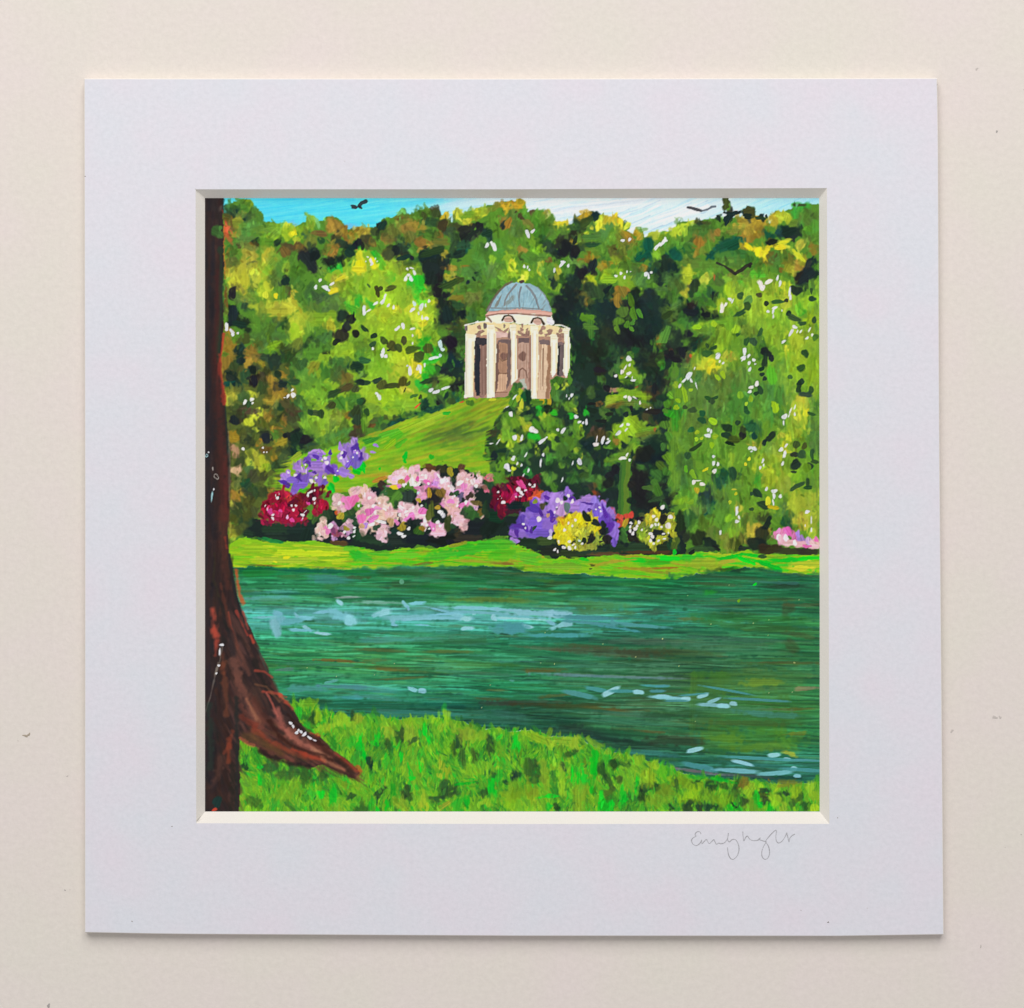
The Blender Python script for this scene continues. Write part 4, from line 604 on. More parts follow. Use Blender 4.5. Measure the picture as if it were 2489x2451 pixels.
dabs('Q', '''115,12,9,6,0,U 112,20,12,9,0,Uu 105,28,9,6,0,U 118,28,8,7,0,u 126,20,6,8,0,U 120,18,8,6,0,q 120,20,5,4,0,U 110,33,5,4,0,u 100,12,2,4,0,U 70,20,5,4,-20,U
78,20,5,3,0,U 75,25,8,5,10,uU 72,25,4,2,30,q 84,28,5,6,0,Uu 62,32,7,5,0,qu 70,33,10,5,0,uU 50,38,8,5,0,uU 60,40,12,6,0,U 75,40,14,6,0,U 85,35,5,5,0,U
92,40,8,6,0,qu 96,42,4,3,0,u 105,42,8,5,20,uU 112,46,5,3,20,U 37,45,5,6,0,U 35,50,4,6,0,U 48,46,6,5,0,qU 52,50,8,6,0,qu 45,52,8,4,0,u 60,52,10,6,0,u
75,52,8,5,0,uU 82,55,4,4,0,u 48,60,8,5,0,u 45,65,5,5,20,Uu 38,58,4,3,20,q 33,54,4,2,10,q 55,58,8,4,0,u 142,11,3,1.5,15,U 138,19,3.5,1.5,15,U
88,20,3,2,0,q 108,38,1.5,1,0,q 117,15,4,1.6,20,q 125,22,1.6,4,0,q 105,22,3,3,0,q 62,33,4,3,20,q 50,49,5,2,40,q 90,41,5,2.4,50,q 70,43,3,1.6,40,q 52,47,2,4,0,q 118,24,4,3,0,u 60,36,3,2,0,l 65,41,3,1.4,0,G''', **PT)
dabs('Q', '120,20,1.8,1.5 118,17,1,1 115,25,1.5,1.5 109,30,1,1.5 101,26,2,2 102,20,2,1.5 82,26,3,3 84,31,2.5,3 79,28,2,1.5 47,46,3,3 39,43,1.5,2 59,34,1,1.5 55,38,3,.6,70 60,42,.6,3 66,53,3.5,2.5 72,49,2,2,-30 82,49,1.5,2 97,41,1.2,1.5 94,46,1,1.5 69,55,3,1', 'p', **WH)
part('painted_crimson_flowers_0')
dabs('Q', '''25,75,14,10,-30,R 33,68,6,6,0,XR 20,85,14,12,0,R 40,85,18,14,0,R 30,97,18,7,0,R 55,80,14,9,0,Rx 70,75,12,9,0,xR 78,82,8,7,0,XR 50,95,12,8,0,XR
70,65,10,5,-10,x 63,70,10,5,-20,x 80,60,3,2,0,x 85,70,3,4,0,x 88,66,2,2,0,x 68,60,4,3,0,x 39,72,3,6,0,rR 72,88,5,5,0,X 14,80,6,4,-40,Rx 25,92,6,3,0,Xz 45,78,6,3,-30,x 60,90,6,3,-40,x''', **PT)
cm = pid == PARTS.index('painted_crimson_flowers_0'); retouch(cm, 160, 2, 5, 20, 160, .22, 2.6, 4, .8, .3, .03)
dabs('Q', '18,88,3,3,0,z 44,99,3,2,0,z 63,80,3,2,50,z 30,88,2,1.5,0,z 55,99,2,1.4,0,z 38,95,2,1.2,0,i', **PT)
dabs('Q', '26,73,2,2.5 24,70,.5,1.5 28,68,.5,1.5 12,82,1.5,.5,120 14.5,86,.5,2 43,82,1.8,1.2 48,82,1.5,1.5 45,87,2.2,1.8 65,66,4,1.5,-25 62,70,1.8,1.5 70,64,1.5,1.5 69.5,74,2.2,2 70,79,1.6,1.2 21,93,1.5,1.8 21,97,2.5,1.5 56,93,2,2.5 56,97,1.5,1 59,89,2.5,.5,-45', 'W', **WH)
part('painted_pink_flowers_0')
dabs('Q', '''97,78,9,8,0,P 118,68,9,6,-30,P 122,63,5,3,-40,P 130,72,8,8,0,P 135,80,12,8,0,P 130,90,10,8,0,PS 150,82,12,8,0,PS 155,90,8,8,0,S 128,106,8,6,0,P
140,105,9,6,0,S 150,112,9,7,0,P 147,118,4,5,0,P 80,105,8,6,0,S 77,115,6,7,0,SP 92,107,6,5,100,UP 95,115,4,5,0,zb 93,120,4,3,20,UP 102,116,3,3,30,P 108,105,5,5,0,P
109,112,4,5,0,PU 165,50,10,5,0,PS 170,42,8,5,-10,P 185,42,6,5,0,P''', **PT)
dabs('R', '''15,20,14,6,-10,P 35,15,6,4,0,iP 36,11,4,2.5,0,i 45,20,16,7,0,P 52,23,6,4,0,iM 57,28,6,4,0,iU 45,33,12,4,0,iM 42,40,7,7,0,iP 55,15,5,3,0,P 70,30,9,8,0,P
90,28,14,9,0,P 95,36,10,5,0,iP 108,22,8,6,0,PS 100,17,4,3,0,P 120,20,6,4,50,NP 118,35,4,3,60,XP 72,45,7,8,0,Pi 85,43,6,4,0,UK 80,48,8,6,0,P 97,50,8,6,0,P 70,52,7,3,0,i
104,55,4,5,0,UP 78,60,9,8,0,S 85,65,9,9,0,P 88,75,7,6,0,P 110,62,2.5,4,0,S 30,58,12,7,0,P 20,62,10,7,0,P 40,65,10,9,0,P 45,70,9,8,0,P 8,66,10,6,0,SP 3,58,5,6,0,P
58,80,8,6,0,P 65,82,6,5,0,PU 60,84,10,4,0,P 80,72,6,5,0,P''', **PT)
pm = pid == PARTS.index('painted_pink_flowers_0'); retouch(pm, 420, 3, 7, 0, 180, .07, 1.6, 6, .75, .4, .02)
dabs('Q', '108,78,6,6,0,Mi 116,75,6,5,0,M 135,89,4,4,0,M 145,85,4,2,0,i 125,98,5,4,0,M 138,98,6,3,-25,Mi 85,110,4,3,0,Mi 124,71,2,3,0,SO 143,108,4,3,-40,d 130,105,3,3,0,U', **PT)
dabs('R', '24,21,4,2.5,0,M 91,31,5,3,0,Mi 90,53,6,3,0,iM 28,67,6,4,-20,iM 12,73,4,3,0,Mi 42,59,4,4,0,M 53,77,5,4,0,Mi 40,71,3,2,0,i 48,25,4,2,0,M 10,30,6,2,0,Mi 36,22,3,2,0,M 75,48,4,2,0,Mi 82,36,5,2,0,i 55,33,4,2,0,i', **PT)
dabs('R', '57,42,9,9,0,kb 55,45,6,8,0,k 52,60,4,10,0,De 64,38,6,5,0,ob 50,38,2,6,0,o 76,39,2,2,0,d 82,39,3,3,0,d 98,41,5,3.5,0,bk 108,50,4,6,0,bO 92,62,4,5,0,dK 102,62,6,9,0,dg 112,60,4,6,0,oD 116,55,4,10,0,dK 17,25,3,3,0,Yo 8,31,4,2,0,ya 18,78,4,5,0,oY 32,76,8,7,0,Kk 38,82,5,5,0,dg 42,80,3,3,0,o 57,70,3,3,0,d 72,75,4,8,0,dD 78,77,3,3,0,d 60,55,4,2,0,oa 105,19,2.5,1.2,65,d 100,17,1,1.5,0,d 46,53,1.4,3.4,0,d 38,47,3,2,0,oY 5,72,5,4,0,SO', setid=False, **PT)
dabs('Q', '107,109,3,3,0,Yo 100,95,4,3,0,oY 125,106,3,3,0,oP', setid=False, **PT)
dabs('Q', '148,101,8,2,15 137,104,5,2,-20 88,106,4,3.4,-30 105,113,2.2,2.5 117,112,3,1.8,120 117,108,2,2 110,120,2.5,2,-40 116,118,1.8,1,-30 99,79,3,2.4,0,p 134,73,2.4,2.4,0,p 139,82,2,2.4,0,p 146,79,2,1.8,0,p 141,90,2,2,0,p 122,82,2,2 152,86,3,1.4,40,p 177,57,1.6,1.8 183,55,3,5,0,p 186,58,4,2,0,p', 'W', **WH)
dabs('R', '32,27,4,4,0,p 38,27,4,2.4,-40,p 30,23,2.4,4,0,p 20,29,2.5,1.8,50 42,17,1.5,2,0,p 46,19,1.5,3,0,p 61,18,3,1.4,60 77,32,5,3.4,70,p 73,30,2,2,0,p 86,26,5,2.4,-20,p 101,25,3.4,3.4,0,p 105,30,2.4,3,0,p 95,22,1.5,2,0,p 93,49,2.6,2 49,27,1.6,2,-30,p 64,61,4,4,0,W 66,64,4,3.4,0,w 62,60,2,3 83,53,2,1.4 23,60,3,2,-30,p 15,64,3,2.4,30,p 31,55,2,2,0,p 41,53,2,2,0,p 45,71,2,1.8 47,76,2.2,2 50,80,2,2,0,p 55,80,1.5,1,0,p 60,72,2.2,2.5 63,77,2,2 26,80,2.2,2.5 16,86,4,2.2,10 20,89,3.5,2.2,-20 37,38,2,1.8,0,s 80,42,1.6,1.2', 'W', **WH)
part('painted_crimson_flowers_1')
dabs('R', '130,35,8,8,0,x 135,45,12,10,0,xR 150,35,14,12,0,x 145,45,12,8,0,R 165,35,14,12,0,xR 155,25,12,6,0,x 172,25,6,8,0,x 160,48,10,6,0,R 135,55,10,7,0,Rx 125,50,6,5,0,x 175,42,8,5,0,rN 182,38,4,4,0,r 150,60,8,4,0,xK', **PT)
cm = pid == PARTS.index('painted_crimson_flowers_1'); retouch(cm, 130, 2, 5, 40, 120, .25, 2.6, 4, .8, .3, .03)
dabs('R', '158,28,5,2.4,60,z 145,33,5,1.6,60,X 148,45,6,2,105,zX 163,33,4,1.4,60,z 152,40,2,2,0,z 141,50,5,1.4,130,X 170,34,3,1.6,0,X', **PT)
dabs('R', '155,53,12,5,0,kK 165,52,6,5,0,d', setid=False, **PT)
dabs('R', '131,37,1.8,1.8 137,49,2.5,2.2,-30 155,34,3,3 158,38,3,2,70 163,35,2,1.3,-20 157,42,2.5,1.3 152,42.5,1.4,1 160,40,1.2,1.5 168,28,1.8,1.5 172,31,2,1 174,29,1.2,2 133,42,.5,.5 135,44,.6,.5 131,45,.6,.5', 'W', **WH)
part('painted_orange_flowers')
dabs('S', '113,35,4,3,30,N 103,27,3,3,40,N 122,42,5,3,60,N 127,41,4,3,70,N 132,39,3,2.5,70,N 120,47,3,5,0,rN 126,46,4,3,0,oa 118,40,3,3,0,N 60,43,6,3,-30,N 35,21,8,3,-20,r', **PT)
part('painted_purple_flowers_1')
dabs('S', '''45,20,6,5,0,uU 58,22,7,5,0,uU 68,16,4,5,0,uU 38,27,7,5,0,U 52,28,10,6,0,U 85,24,10,5,0,U 70,25,8,5,0,uU 78,30,12,6,0,U 95,28,6,6,0,Uu 35,33,9,6,0,qu
30,36,7,5,0,u 48,35,9,6,0,U 60,35,8,6,0,UUP 85,33,10,6,0,uU 100,36,9,6,0,Uu 110,38,7,6,0,Uu 95,40,8,5,0,u 45,43,12,6,0,uU 25,43,9,6,0,Uu 35,50,14,7,0,u
20,48,8,5,0,qu 50,50,8,6,0,uU 15,53,6,5,0,qu 25,56,10,5,0,uU 38,57,10,4,0,u 12,58,4,4,20,Uu 12,65,4,3,45,U 105,45,6,6,0,qu 112,48,6,6,0,qu 115,55,4.4,8,0,Uu
113,62,5,5,0,uU 115,67,3.4,2.6,0,u 105,36,6,2,70,q 33,32,6,3,30,q 50,37,4,2,50,q 52,43,2.4,3,0,q 18,50,6,2.4,0,q 88,27,5,1.4,10,q 110,50,4,5,0,q 46,21,3,1.4,30,q 72,22,3,3,0,q 15,57,2,4,0,q
40,37,4,1.4,60,q 97,30,3,3,0,u 24,52,2,3,0,q 30,54,1.4,3,0,q 90,34,2,2,0,q''', **PT)
dabs('S', '34,25,2,2,0,YG 42,29,3,3,0,Db 67,31,4,3,0,fb 33,52,2.5,1.5,0,d 47,39,2,1.4,0,SO', setid=False, **PT)
dabs('S', '57,24,2.8,2.5 61,26,2,2 68,19,2.2,2.2 72,25,2.8,2.2 38,43,3.2,3 22,48,1.6,1.6 24,52,1.2,1 100,31,1.5,1.2 101,35,1.5,1.2 96,33,1,1 56,31,1,1 54,36,1.5,1 50,57,2.4,4,0,wU 49,62,2,3,0,w', 'p', **WH)
part('painted_yellow_flowers')
YL, YM, YD = (232, 208, 28), (198, 190, 52), (158, 168, 62)
PAL['1'] = col(YL); PAL['2'] = col(YM); PAL['3'] = col(YD)
dabs('S', '72,43,9,5,-20,1 65,48,10,6,0,1 60,55,9,6,0,1 80,48,10,6,0,12 92,50,10,6,0,12 75,56,12,7,0,2 88,55,9,5,0,23 65,63,9,5,0,12 82,62,8,5,0,3 97,53,4,5,0,1 98,65,8,5,0,3 88,70,8,4,0,3 75,72,8,3.4,0,23 78,42,4,4,0,1', **PT)
ym = pid == PARTS.index('painted_yellow_flowers'); retouch(ym, 260, 2, 5, 60, 130, .1, 2.6, 5, .8, .3, .02)
dabs('S', '87,41,5,3,0,k 96,47,5,2.2,25,k 104,49,3.5,3,0,k 103,55,3,4,0,k 91,63,5,3.4,110,k 84,65,3,2,0,k 101,66,2,1,0,k 107,64,4,4,0,k', setid=False, **PT)
dabs('S', '75,44,1.8,1.4 68,47,1.6,1.2 72,50,1.4,1.2 64,54,2.4,1.8 69,66,1.8,1.8 63,72,2,2.6 69,73,2.2,2.6 58,66,1,2 54,74,1.4,2 57,76,1,2 75,72,1.2,2 73,69,2,.8,-30 79,65,1,1.5,0,s 82,68,1.4,1.2', 'p', **WH)
part('painted_cream_flowers')
dabs('S', '155,38,7,4,0,2 145,45,9,5,0,Y2 160,48,12,6,0,2 170,45,6,6,0,Y 140,52,8,6,0,DY 150,55,12,6,0,3m 165,57,10,6,0,DY 143,61,9,4,0,l3 160,63,10,5,0,Y 155,69,6,4,0,Yc 172,55,5,6,0,Y 165,28,3,2.5,0,n', **PT)
ym = pid == PARTS.index('painted_cream_flowers'); retouch(ym, 200, 2, 4.5, 40, 140, .14, 2.6, 5, .8, .3, .02)
dabs('S', '160,57,6,3,0,k 165,43,4,4,0,k 133,57,4,4,0,k 155,62,3,3,0,k 143,39,3,3,0,D 135,63,5,4,0,k 140,43,4,2,0,k', setid=False, **PT)
dabs('S', '155,40,2,1.8 158,43.5,2.2,1.8 172,41,2.4,2.6 170,50,3.5,3.5 140,46,2.2,2 132,47,1.6,2 131,51,2,1.4 131,55,2.2,1.8 134,57.5,2.2,1.6 136,53,2,2 138,50,1.4,1.4 153,50,2.2,1.4 157,48.5,1.8,1.2 160,48.5,1.6,1.2 143,54,1.2,1 152,58,1.8,2.4 154,61,2,2 152,65,2,1.8 155,68,1.6,1.4 160,65,1.8,1.2,-30 165,58,2,1.2,-20 166,63,1.8,1 163,51,1.6,1.2 170,57,1.4,1 164,31,2.2,2.8', 'p', **WH)
part('painted_pink_flowers_1')
dabs('L', '140,28,7,5,0,iM 150,27,6,5,0,M 145,35,7,5,0,iP 158,33,6,5,0,Mi 165,33,6,4,0,U 152,38,7,4,0,P 165,40,7,3,0,P 175,38,6,4,0,PU 182,38,5,6,0,P 180,43,6,3,0,P 183,34,3,2,0,M 172,42,4,2,0,M 162,28,4,3,0,U 139,24,3,2,0,i 148,32,3,3,0,p 158,38,3,2,0,p 140,32,3,3,0,p 142,34,2,4,0,P', **PT)
# --- far bank --------------------------------------------------------------------------------
part('painted_far_bank')
btop = pt('I', 15,42, 34,40, 42,33, 50,31, 75,38, 95,38, 130,36, 160,43, 175,44) + pt('J', 5,43, 20,48, 30,49, 60,43, 90,45, 110,40, 130,38, 150,36, 170,34, 180,37, 190,40) + pt('K', 15,42, 35,50, 50,57, 65,54, 75,56, 95,55, 125,53, 150,52) + pt('L', 0,52, 20,52, 36,51, 50,49, 70,50, 90,50, 105,46, 113,51, 125,52, 190,52)
bbot = pt('I', 15,66, 36,66, 60,65, 90,68, 130,69, 150,69) + pt('J', 0,70, 35,70, 50,68, 70,66, 90,66, 130,65, 180,66) + pt('K', 20,70, 45,74, 60,75, 95,74, 120,77, 160,80) + pt('L', 0,82, 18,82, 30,77, 50,74, 62,74, 80,72, 90,68, 100,66, 130,70, 143,72, 150,73, 170,75, 190,76)
bank = btop + bbot[::-1]
poly(bank, col((134, 188, 34)), 1, 1.0)
bm = polymask(bank, 1.0)
by_, bx_ = np.nonzero(bm)
for i in rng.integers(len(bx_), size=620):
    X = PX0 + bx_[i] / SC; Y = PY0 + by_[i] / SC
    if X < 850: P_ = [(176, 200, 40), (150, 196, 36), (190, 204, 44), (110, 190, 34), (130, 180, 40)]
    elif X < 1230: P_ = [(72, 192, 34), (96, 190, 34), (130, 186, 38), (64, 184, 30), (150, 160, 44)]
    elif X < 1700: P_ = [(110, 186, 36), (128, 184, 36), (96, 180, 34), (160, 160, 48), (90, 190, 40)]
    else: P_ = [(64, 196, 40), (150, 186, 42), (176, 184, 46), (50, 190, 46), (120, 176, 40)]
    L = rng.uniform(8, 34)
    jx = int(L * SC)
    if not (bm[by_[i], min(W - 1, bx_[i] + jx)] and bm[by_[i], max(0, bx_[i] - jx)]):
        L *= .35
    dab(X, Y, L, rng.uniform(1.4, 3.6), rng.normal(1, 4) + (4 if X > 1300 else 0), col(P_[rng.integers(5)]) * (1 + .05 * rng.standard_normal()), .7, .3, .4, .07)
dabs('I', '80,35,14,2.6,12,vt 150,45,30,3,3,L 120,50,30,4,2,yL 100,58,28,4,0,cL 60,45,12,6,0,L 70,64,20,1,2,oO 150,67,24,1.4,2,oY 98,55,4,1.6,0,y 85,60,3,1,20,y 178,52,8,6,20,v 172,44,8,3,0,vl', setid=False, alpha=.75)
dabs('J', '10,55,12,5,10,v 30,50,14,3,0,vl 60,52,16,4,0,vl 105,52,20,5,-5,v 140,45,24,6,-5,v 165,40,18,6,0,vl 120,40,10,2,-12,oY 82,62,14,1.4,-6,oO 150,60,40,1.6,2,oY 170,62,14,1.2,4,oO 20,66,24,2,0,cl 170,52,16,6,0,vl', setid=False, alpha=.7)
dabs('K', '25,55,14,6,10,lv 90,57,5,1.6,8,V 150,58,12,2.4,0,V 175,60,12,4,0,v 125,60,20,1.6,-6,oY 150,68,24,2,3,oY 175,72,14,1.4,4,oY 60,65,24,4,0,l 100,64,3,1.2,0,D 98,68,2,1,0,D 3,62,6,1.6,0,oO', setid=False, alpha=.75)
dabs('L', '12,56,12,3,0,V 40,56,14,4,0,v 85,54,14,2.4,-12,V 105,52,10,2,10,V 100,58,14,2.4,20,V 120,60,14,2,8,V 150,58,22,2.6,0,V 175,56,14,2.4,0,V 130,65,14,2.6,18,V 138,70,5,3,20,V 170,64,18,5,0,Yc 165,68,14,3,4,cy 80,60,10,2.4,-5,oY 50,62,20,6,0,lY 65,68,8,5,-10,lY 120,54,5,2.2,-10,d 19,49,3.4,2.2,110,V 10,67,18,1.4,-2,o 39,49,4,2,-35,k', setid=False, alpha=.85)

# --- pond --------------------------------------------------------------------------------------
part('painted_pond')
gtop = pt('M', 100,60, 112,58, 118,54, 126,55, 134,62, 140,65, 150,72, 160,70, 175,73) + pt('N', 0,72, 30,73, 60,75, 100,74, 120,77, 150,85, 172,86) + pt('O', 0,90, 20,88, 40,92, 60,96, 85,97, 100,105, 115,110, 135,116, 150,120) + pt('P', 0,126, 15,133, 35,140, 60,145, 85,147, 100,147, 120,150, 140,150, 190,148)
pond = bbot + gtop[::-1] + pt('M', 80,60, 20,40) + pt('I', 15,120)
poly(pond, col((40, 100, 70)), 1, 1.0)
wm = polymask(pond, 1.0)
GX = [540, 900, 1250, 1600, 1990]
GYR = [1385, 1420, 1460, 1490, 1520, 1560, 1620, 1680, 1720, 1780, 1860, 1905]
GT = np.array([
 [(15,95,60),(35,105,65),(45,85,60),(35,110,70),(35,85,60)],
 [(50,115,80),(45,112,78),(35,90,60),(30,100,65),(35,85,65)],
 [(70,140,112),(52,116,86),(60,115,75),(40,98,72),(48,92,66)],
 [(75,155,150),(80,152,148),(100,168,168),(56,122,112),(45,105,72)],
 [(66,146,130),(66,136,128),(76,148,142),(48,112,102),(60,112,68)],
 [(58,134,104),(56,124,92),(40,102,80),(46,86,70),(50,104,66)],
 [(48,114,80),(70,134,82),(50,104,78),(52,80,62),(54,98,68)],
 [(42,110,80),(60,132,118),(35,108,78),(62,90,68),(60,118,74)],
 [(36,94,72),(34,92,78),(38,76,62),(64,98,76),(60,112,68)],
 [(34,88,68),(40,96,88),(34,74,62),(54,96,70),(50,108,68)],
 [(30,80,70),(50,110,96),(40,78,60),(40,82,74),(52,112,98)],
 [(30,80,70),(50,110,96),(40,80,60),(50,70,66),(50,96,92)]], np.float32) / 255 * 1.08
def wcol(x, y):
    fx = np.interp(x, GX, range(5)); fy = np.interp(y, GYR, range(12))
    i, j = min(int(fx), 3), min(int(fy), 10)
    fx -= i; fy -= j
    return (GT[j, i] * (1 - fx) + GT[j, i + 1] * fx) * (1 - fy) + (GT[j + 1, i] * (1 - fx) + GT[j + 1, i + 1] * fx) * fy
wy, wx = np.nonzero(wm)
for i in rng.integers(len(wx), size=420):
    X = PX0 + wx[i] / SC; Y = PY0 + wy[i] / SC
    L = rng.uniform(60, 190)
    jx = int(L * SC)
    if not (wm[wy[i], min(W - 1, wx[i] + jx)] and wm[wy[i], max(0, wx[i] - jx)]):
        L *= .3
    dab(X, Y, L, rng.uniform(4, 9), rng.normal(1.5, 1.5), np.clip(wcol(X, Y) * (1 + .28 * rng.standard_normal()), 0, 1), .6, .5, .8, .06)
for k, i in enumerate(rng.integers(len(wx), size=4200)):
    X = PX0 + wx[i] / SC; Y = PY0 + wy[i] / SC
    c = wcol(X, Y) * (1 + .21 * rng.standard_normal()) * np.array([.9, 1.06, .95])
    u = rng.random()
    if u < .06: c = c * .65 + col((140, 92, 50)) * .35
    elif u < .14: c = c * .6 + col((100, 140, 60)) * .4
    elif u < .21: c = c * .4 + col((14, 84, 54)) * .6
    elif u < .26: c = c * .55 + col((64, 146, 92)) * .45
    elif u < .33 and X < 1500: c = c * .55 + col((96, 172, 172)) * .45
    L = rng.uniform(60, 150) if k < 700 else rng.uniform(14, 80) if k < 3000 else rng.uniform(10, 40)
    jx = int(L * SC)
    if not (wm[wy[i], min(W - 1, wx[i] + jx)] and wm[wy[i], max(0, wx[i] - jx)]):
        L *= .3
    dab(X, Y, L, rng.uniform(2, 5.5) if k < 3000 else rng.uniform(1.1, 2.2), rng.normal(1.5 + 3 * (Y > 1750 and X > 1300), 2), np.clip(c, 0, 1), .42, .35, .7, .06)
for i in rng.integers(len(wx), size=650):
    X = PX0 + wx[i] / SC; Y = PY0 + wy[i] / SC
    c = wcol(X, Y) * rng.choice([.62, 1.35, 1.5]) + np.array([.0, .03, .02])
    L = rng.uniform(15, 60)
    jx = int(L * SC)
    if wm[wy[i], min(W - 1, wx[i] + jx)] and wm[wy[i], max(0, wx[i] - jx)]:
        dab(X, Y, L, rng.uniform(1.0, 2.4), rng.normal(1, 2), np.clip(c, 0, 1), .5, .35, .7, .05)
dabs('I', '65,73,22,3.4,0,tv 140,71,40,2,1,t 180,71,16,2,0,tv 150,80,26,4,2,f 180,78,14,2,3,D 90,95,24,2,0,f 75,102,26,3,-2,hf 85,105,18,3,0,fG 60,97,10,2,0,tf 120,97,30,1.6,0,t 170,101,14,1.2,0,hS', setid=False, alpha=.55, soft=.6)
dabs('J', '60,72,30,4,0,d 90,78,20,3,-3,nf 130,70,40,3,0,d 165,83,10,2.4,-8,nf 100,88,26,3,0,tv 60,85,20,3,0,D 70,95,40,2.4,0,gt 150,96,28,4,0,Kt 160,104,40,3,2,Ol 30,103,30,1.6,0,t 30,107,30,1.6,2,hP 50,150,50,3,0,hf 130,150,30,4,3,nf 120,152,44,3,-2,nt 110,164,30,1.8,1,OO 30,162,30,1.8,2,Ob 20,174,18,1.6,-2,Ob 40,183,24,1.6,2,On', setid=False, alpha=.42, soft=.7)
dabs('K', '20,80,24,4,2,tn 45,82,10,2.4,6,nG 60,85,20,3,-5,D 20,93,40,1.6,2,O 110,90,40,2,2,nf 150,98,26,2,3,nf 100,105,30,3,3,f 105,110,34,4,2,nG 110,118,34,3,0,nG 140,104,40,2.4,4,t 170,118,16,4,0,Kb 60,150,50,3,0,t 100,158,34,2,4,Ob 40,160,30,1.8,5,Ob 120,165,50,5,3,b 160,165,30,4,0,bD 40,185,24,2.4,0,Ob 100,180,40,2,3,nf 150,152,40,4,0,bf', setid=False, alpha=.42, soft=.7)
dabs('L', '80,78,40,3,2,tb 70,86,30,2,3,b 150,88,30,3,0,Kb 140,84,30,1.6,1,f 30,95,24,2.4,0,nf 60,95,8,3,0,v 90,105,60,2,2,nf 60,113,50,1.6,2,nf 115,104,40,2,0,nO 150,115,9,6,0,D 35,126,14,2,-2,OO 100,125,60,5,2,gn 110,135,60,4,3,gn 100,150,60,2.4,3,bf 60,155,60,5,3,fb 90,163,60,3,3,fn 30,165,40,3,3,bn 140,178,40,1.6,1,On 60,186,30,3,0,nt 165,145,20,3,10,bD 155,157,12,5,40,bD 165,110,20,2,0,bO', setid=False, alpha=.42, soft=.7)
dabs('M', '120,40,22,4,3,f 150,32,8,1.6,-15,fh 165,38,26,2.4,3,f 97,18,10,1.6,-2,nh 175,50,18,2,2,f 120,55,26,4,3,td 140,12,40,2,2,nf 160,8,30,1.6,3,O', setid=False, alpha=.75, soft=.5)
dabs('N', '20,40,30,3,5,f 25,50,30,2.4,5,f 60,20,40,1.8,4,On 40,18,16,1.6,2,OO 60,28,30,1.4,-3,OO 30,60,40,5,0,dt 60,67,40,2,2,f 150,12,40,3,3,nG 140,22,50,2,3,nf 110,60,40,3,0,t 105,62,3,5,0,v 115,70,20,2,3,f 150,70,40,3,3,fn 160,77,30,4,4,nf 170,57,20,3,0,kb 160,52,18,1.6,0,Ob 165,42,12,1.2,0,O 183,31,2.8,1.4,0,h', setid=False, alpha=.45, soft=.7)
dabs('O', '10,72,20,4,12,nf 40,20,18,1.8,3,Ob 60,48,20,1.6,-4,O 30,57,36,4,0,kb 110,63,20,2,6,OO 130,65,14,1.6,4,Ob 150,70,40,3,3,nf 140,78,40,3,5,nf 60,78,30,7,5,Kt 80,88,30,6,8,K 110,95,30,5,8,K 140,92,40,4,5,nt 150,105,40,4,6,K 170,115,26,3,6,f 70,60,60,3,0,D 170,90,16,1.6,3,O 120,26,70,2,2,fU', setid=False, alpha=.45, soft=.7)
dabs('P', '60,35,24,12,0,nG 100,30,40,12,0,nG 140,35,30,14,0,nG 60,70,24,18,0,gn 110,70,40,20,0,nG 150,72,20,18,0,gn 70,98,26,14,0,Gl 120,100,40,14,0,Gl 150,104,12,10,0,lG 40,60,4,34,0,nG 40,35,4,12,0,nG', setid=False, alpha=.34, soft=.7, rag=.35)
dabs('P', '60,24,20,4,0,nG 120,33,26,4,0,YG 170,40,14,2,-3,OS 80,98,24,4,0,lG 160,92,12,2.4,-3,OY 120,108,30,5,0,lG 95,110,18,4,0,nG 150,115,9,3,10,ya 70,112,14,3,10,tn 100,80,50,3,0,bn 150,64,30,1.6,0,Ob 90,65,50,4,2,nf 130,70,40,3,4,f 100,141,34,2,4,UO 40,135,26,1.6,6,UO 120,143,40,3,3,kt 175,128,20,2,2,kt 130,130,40,2,4,Kf 150,10,40,1.6,1,On 20,70,30,5,0,Kn 20,100,30,6,0,Kb', setid=False, alpha=.5, soft=.5)
blur(wm, 1, .3)
LT = dict(setid=False, alpha=.93, soft=.6, rag=.3, jit=.03, bris=.015)
dabs('I', '110,118,50,6,0,fh 80,130,36,6,0,fh 150,125,30,7,0,fh', setid=False, alpha=.35, soft=.9)
dabs('J', '50,120,50,8,0,fh 120,122,50,6,0,fh', setid=False, alpha=.35, soft=.9)
dabs('I', '160,107,5,2,40,j 88,120,6,3,20,h 73,124,12,1.5,-3,h 86,135,10,6,0,hj 92,127,4,5,0,h 120,125,12,2.5,3,h 110,122,4,2,40,h 122,137,5,2,30,j 115,139,16,1.5,3,h 140,143,10,1.5,8,j 140,118,10,1.5,-5,h 160,122,12,5,10,h 172,128,8,6,10,hj 105,129,14,3,-8,hf', **LT)
dabs('J', '60,110,5,2,40,h 63,114,3,2,60,h 73,108,9,2,-2,h 33,119,10,4,-10,hj 25,122,5,2,-20,h 45,128,5,3,100,h 47,133,4,2,20,h 60,124,30,2.5,-3,h 75,126,30,1.6,-3,hj 110,120,18,2,-5,h 100,116,14,1.2,15,h 120,122,8,2,10,h 105,125,26,2.4,0,h 130,126,5,3,5,j 139,119,2.5,2,0,hj 150,114,40,2,3,h 150,119,40,1.6,3,h 162,125,4,3,0,j 175,125,12,1.5,-3,hj 131,137,9,1.8,-5,j 80,133,8,1,5,h 180,135,18,5,3,f 170,140,14,3,8,f', **LT)
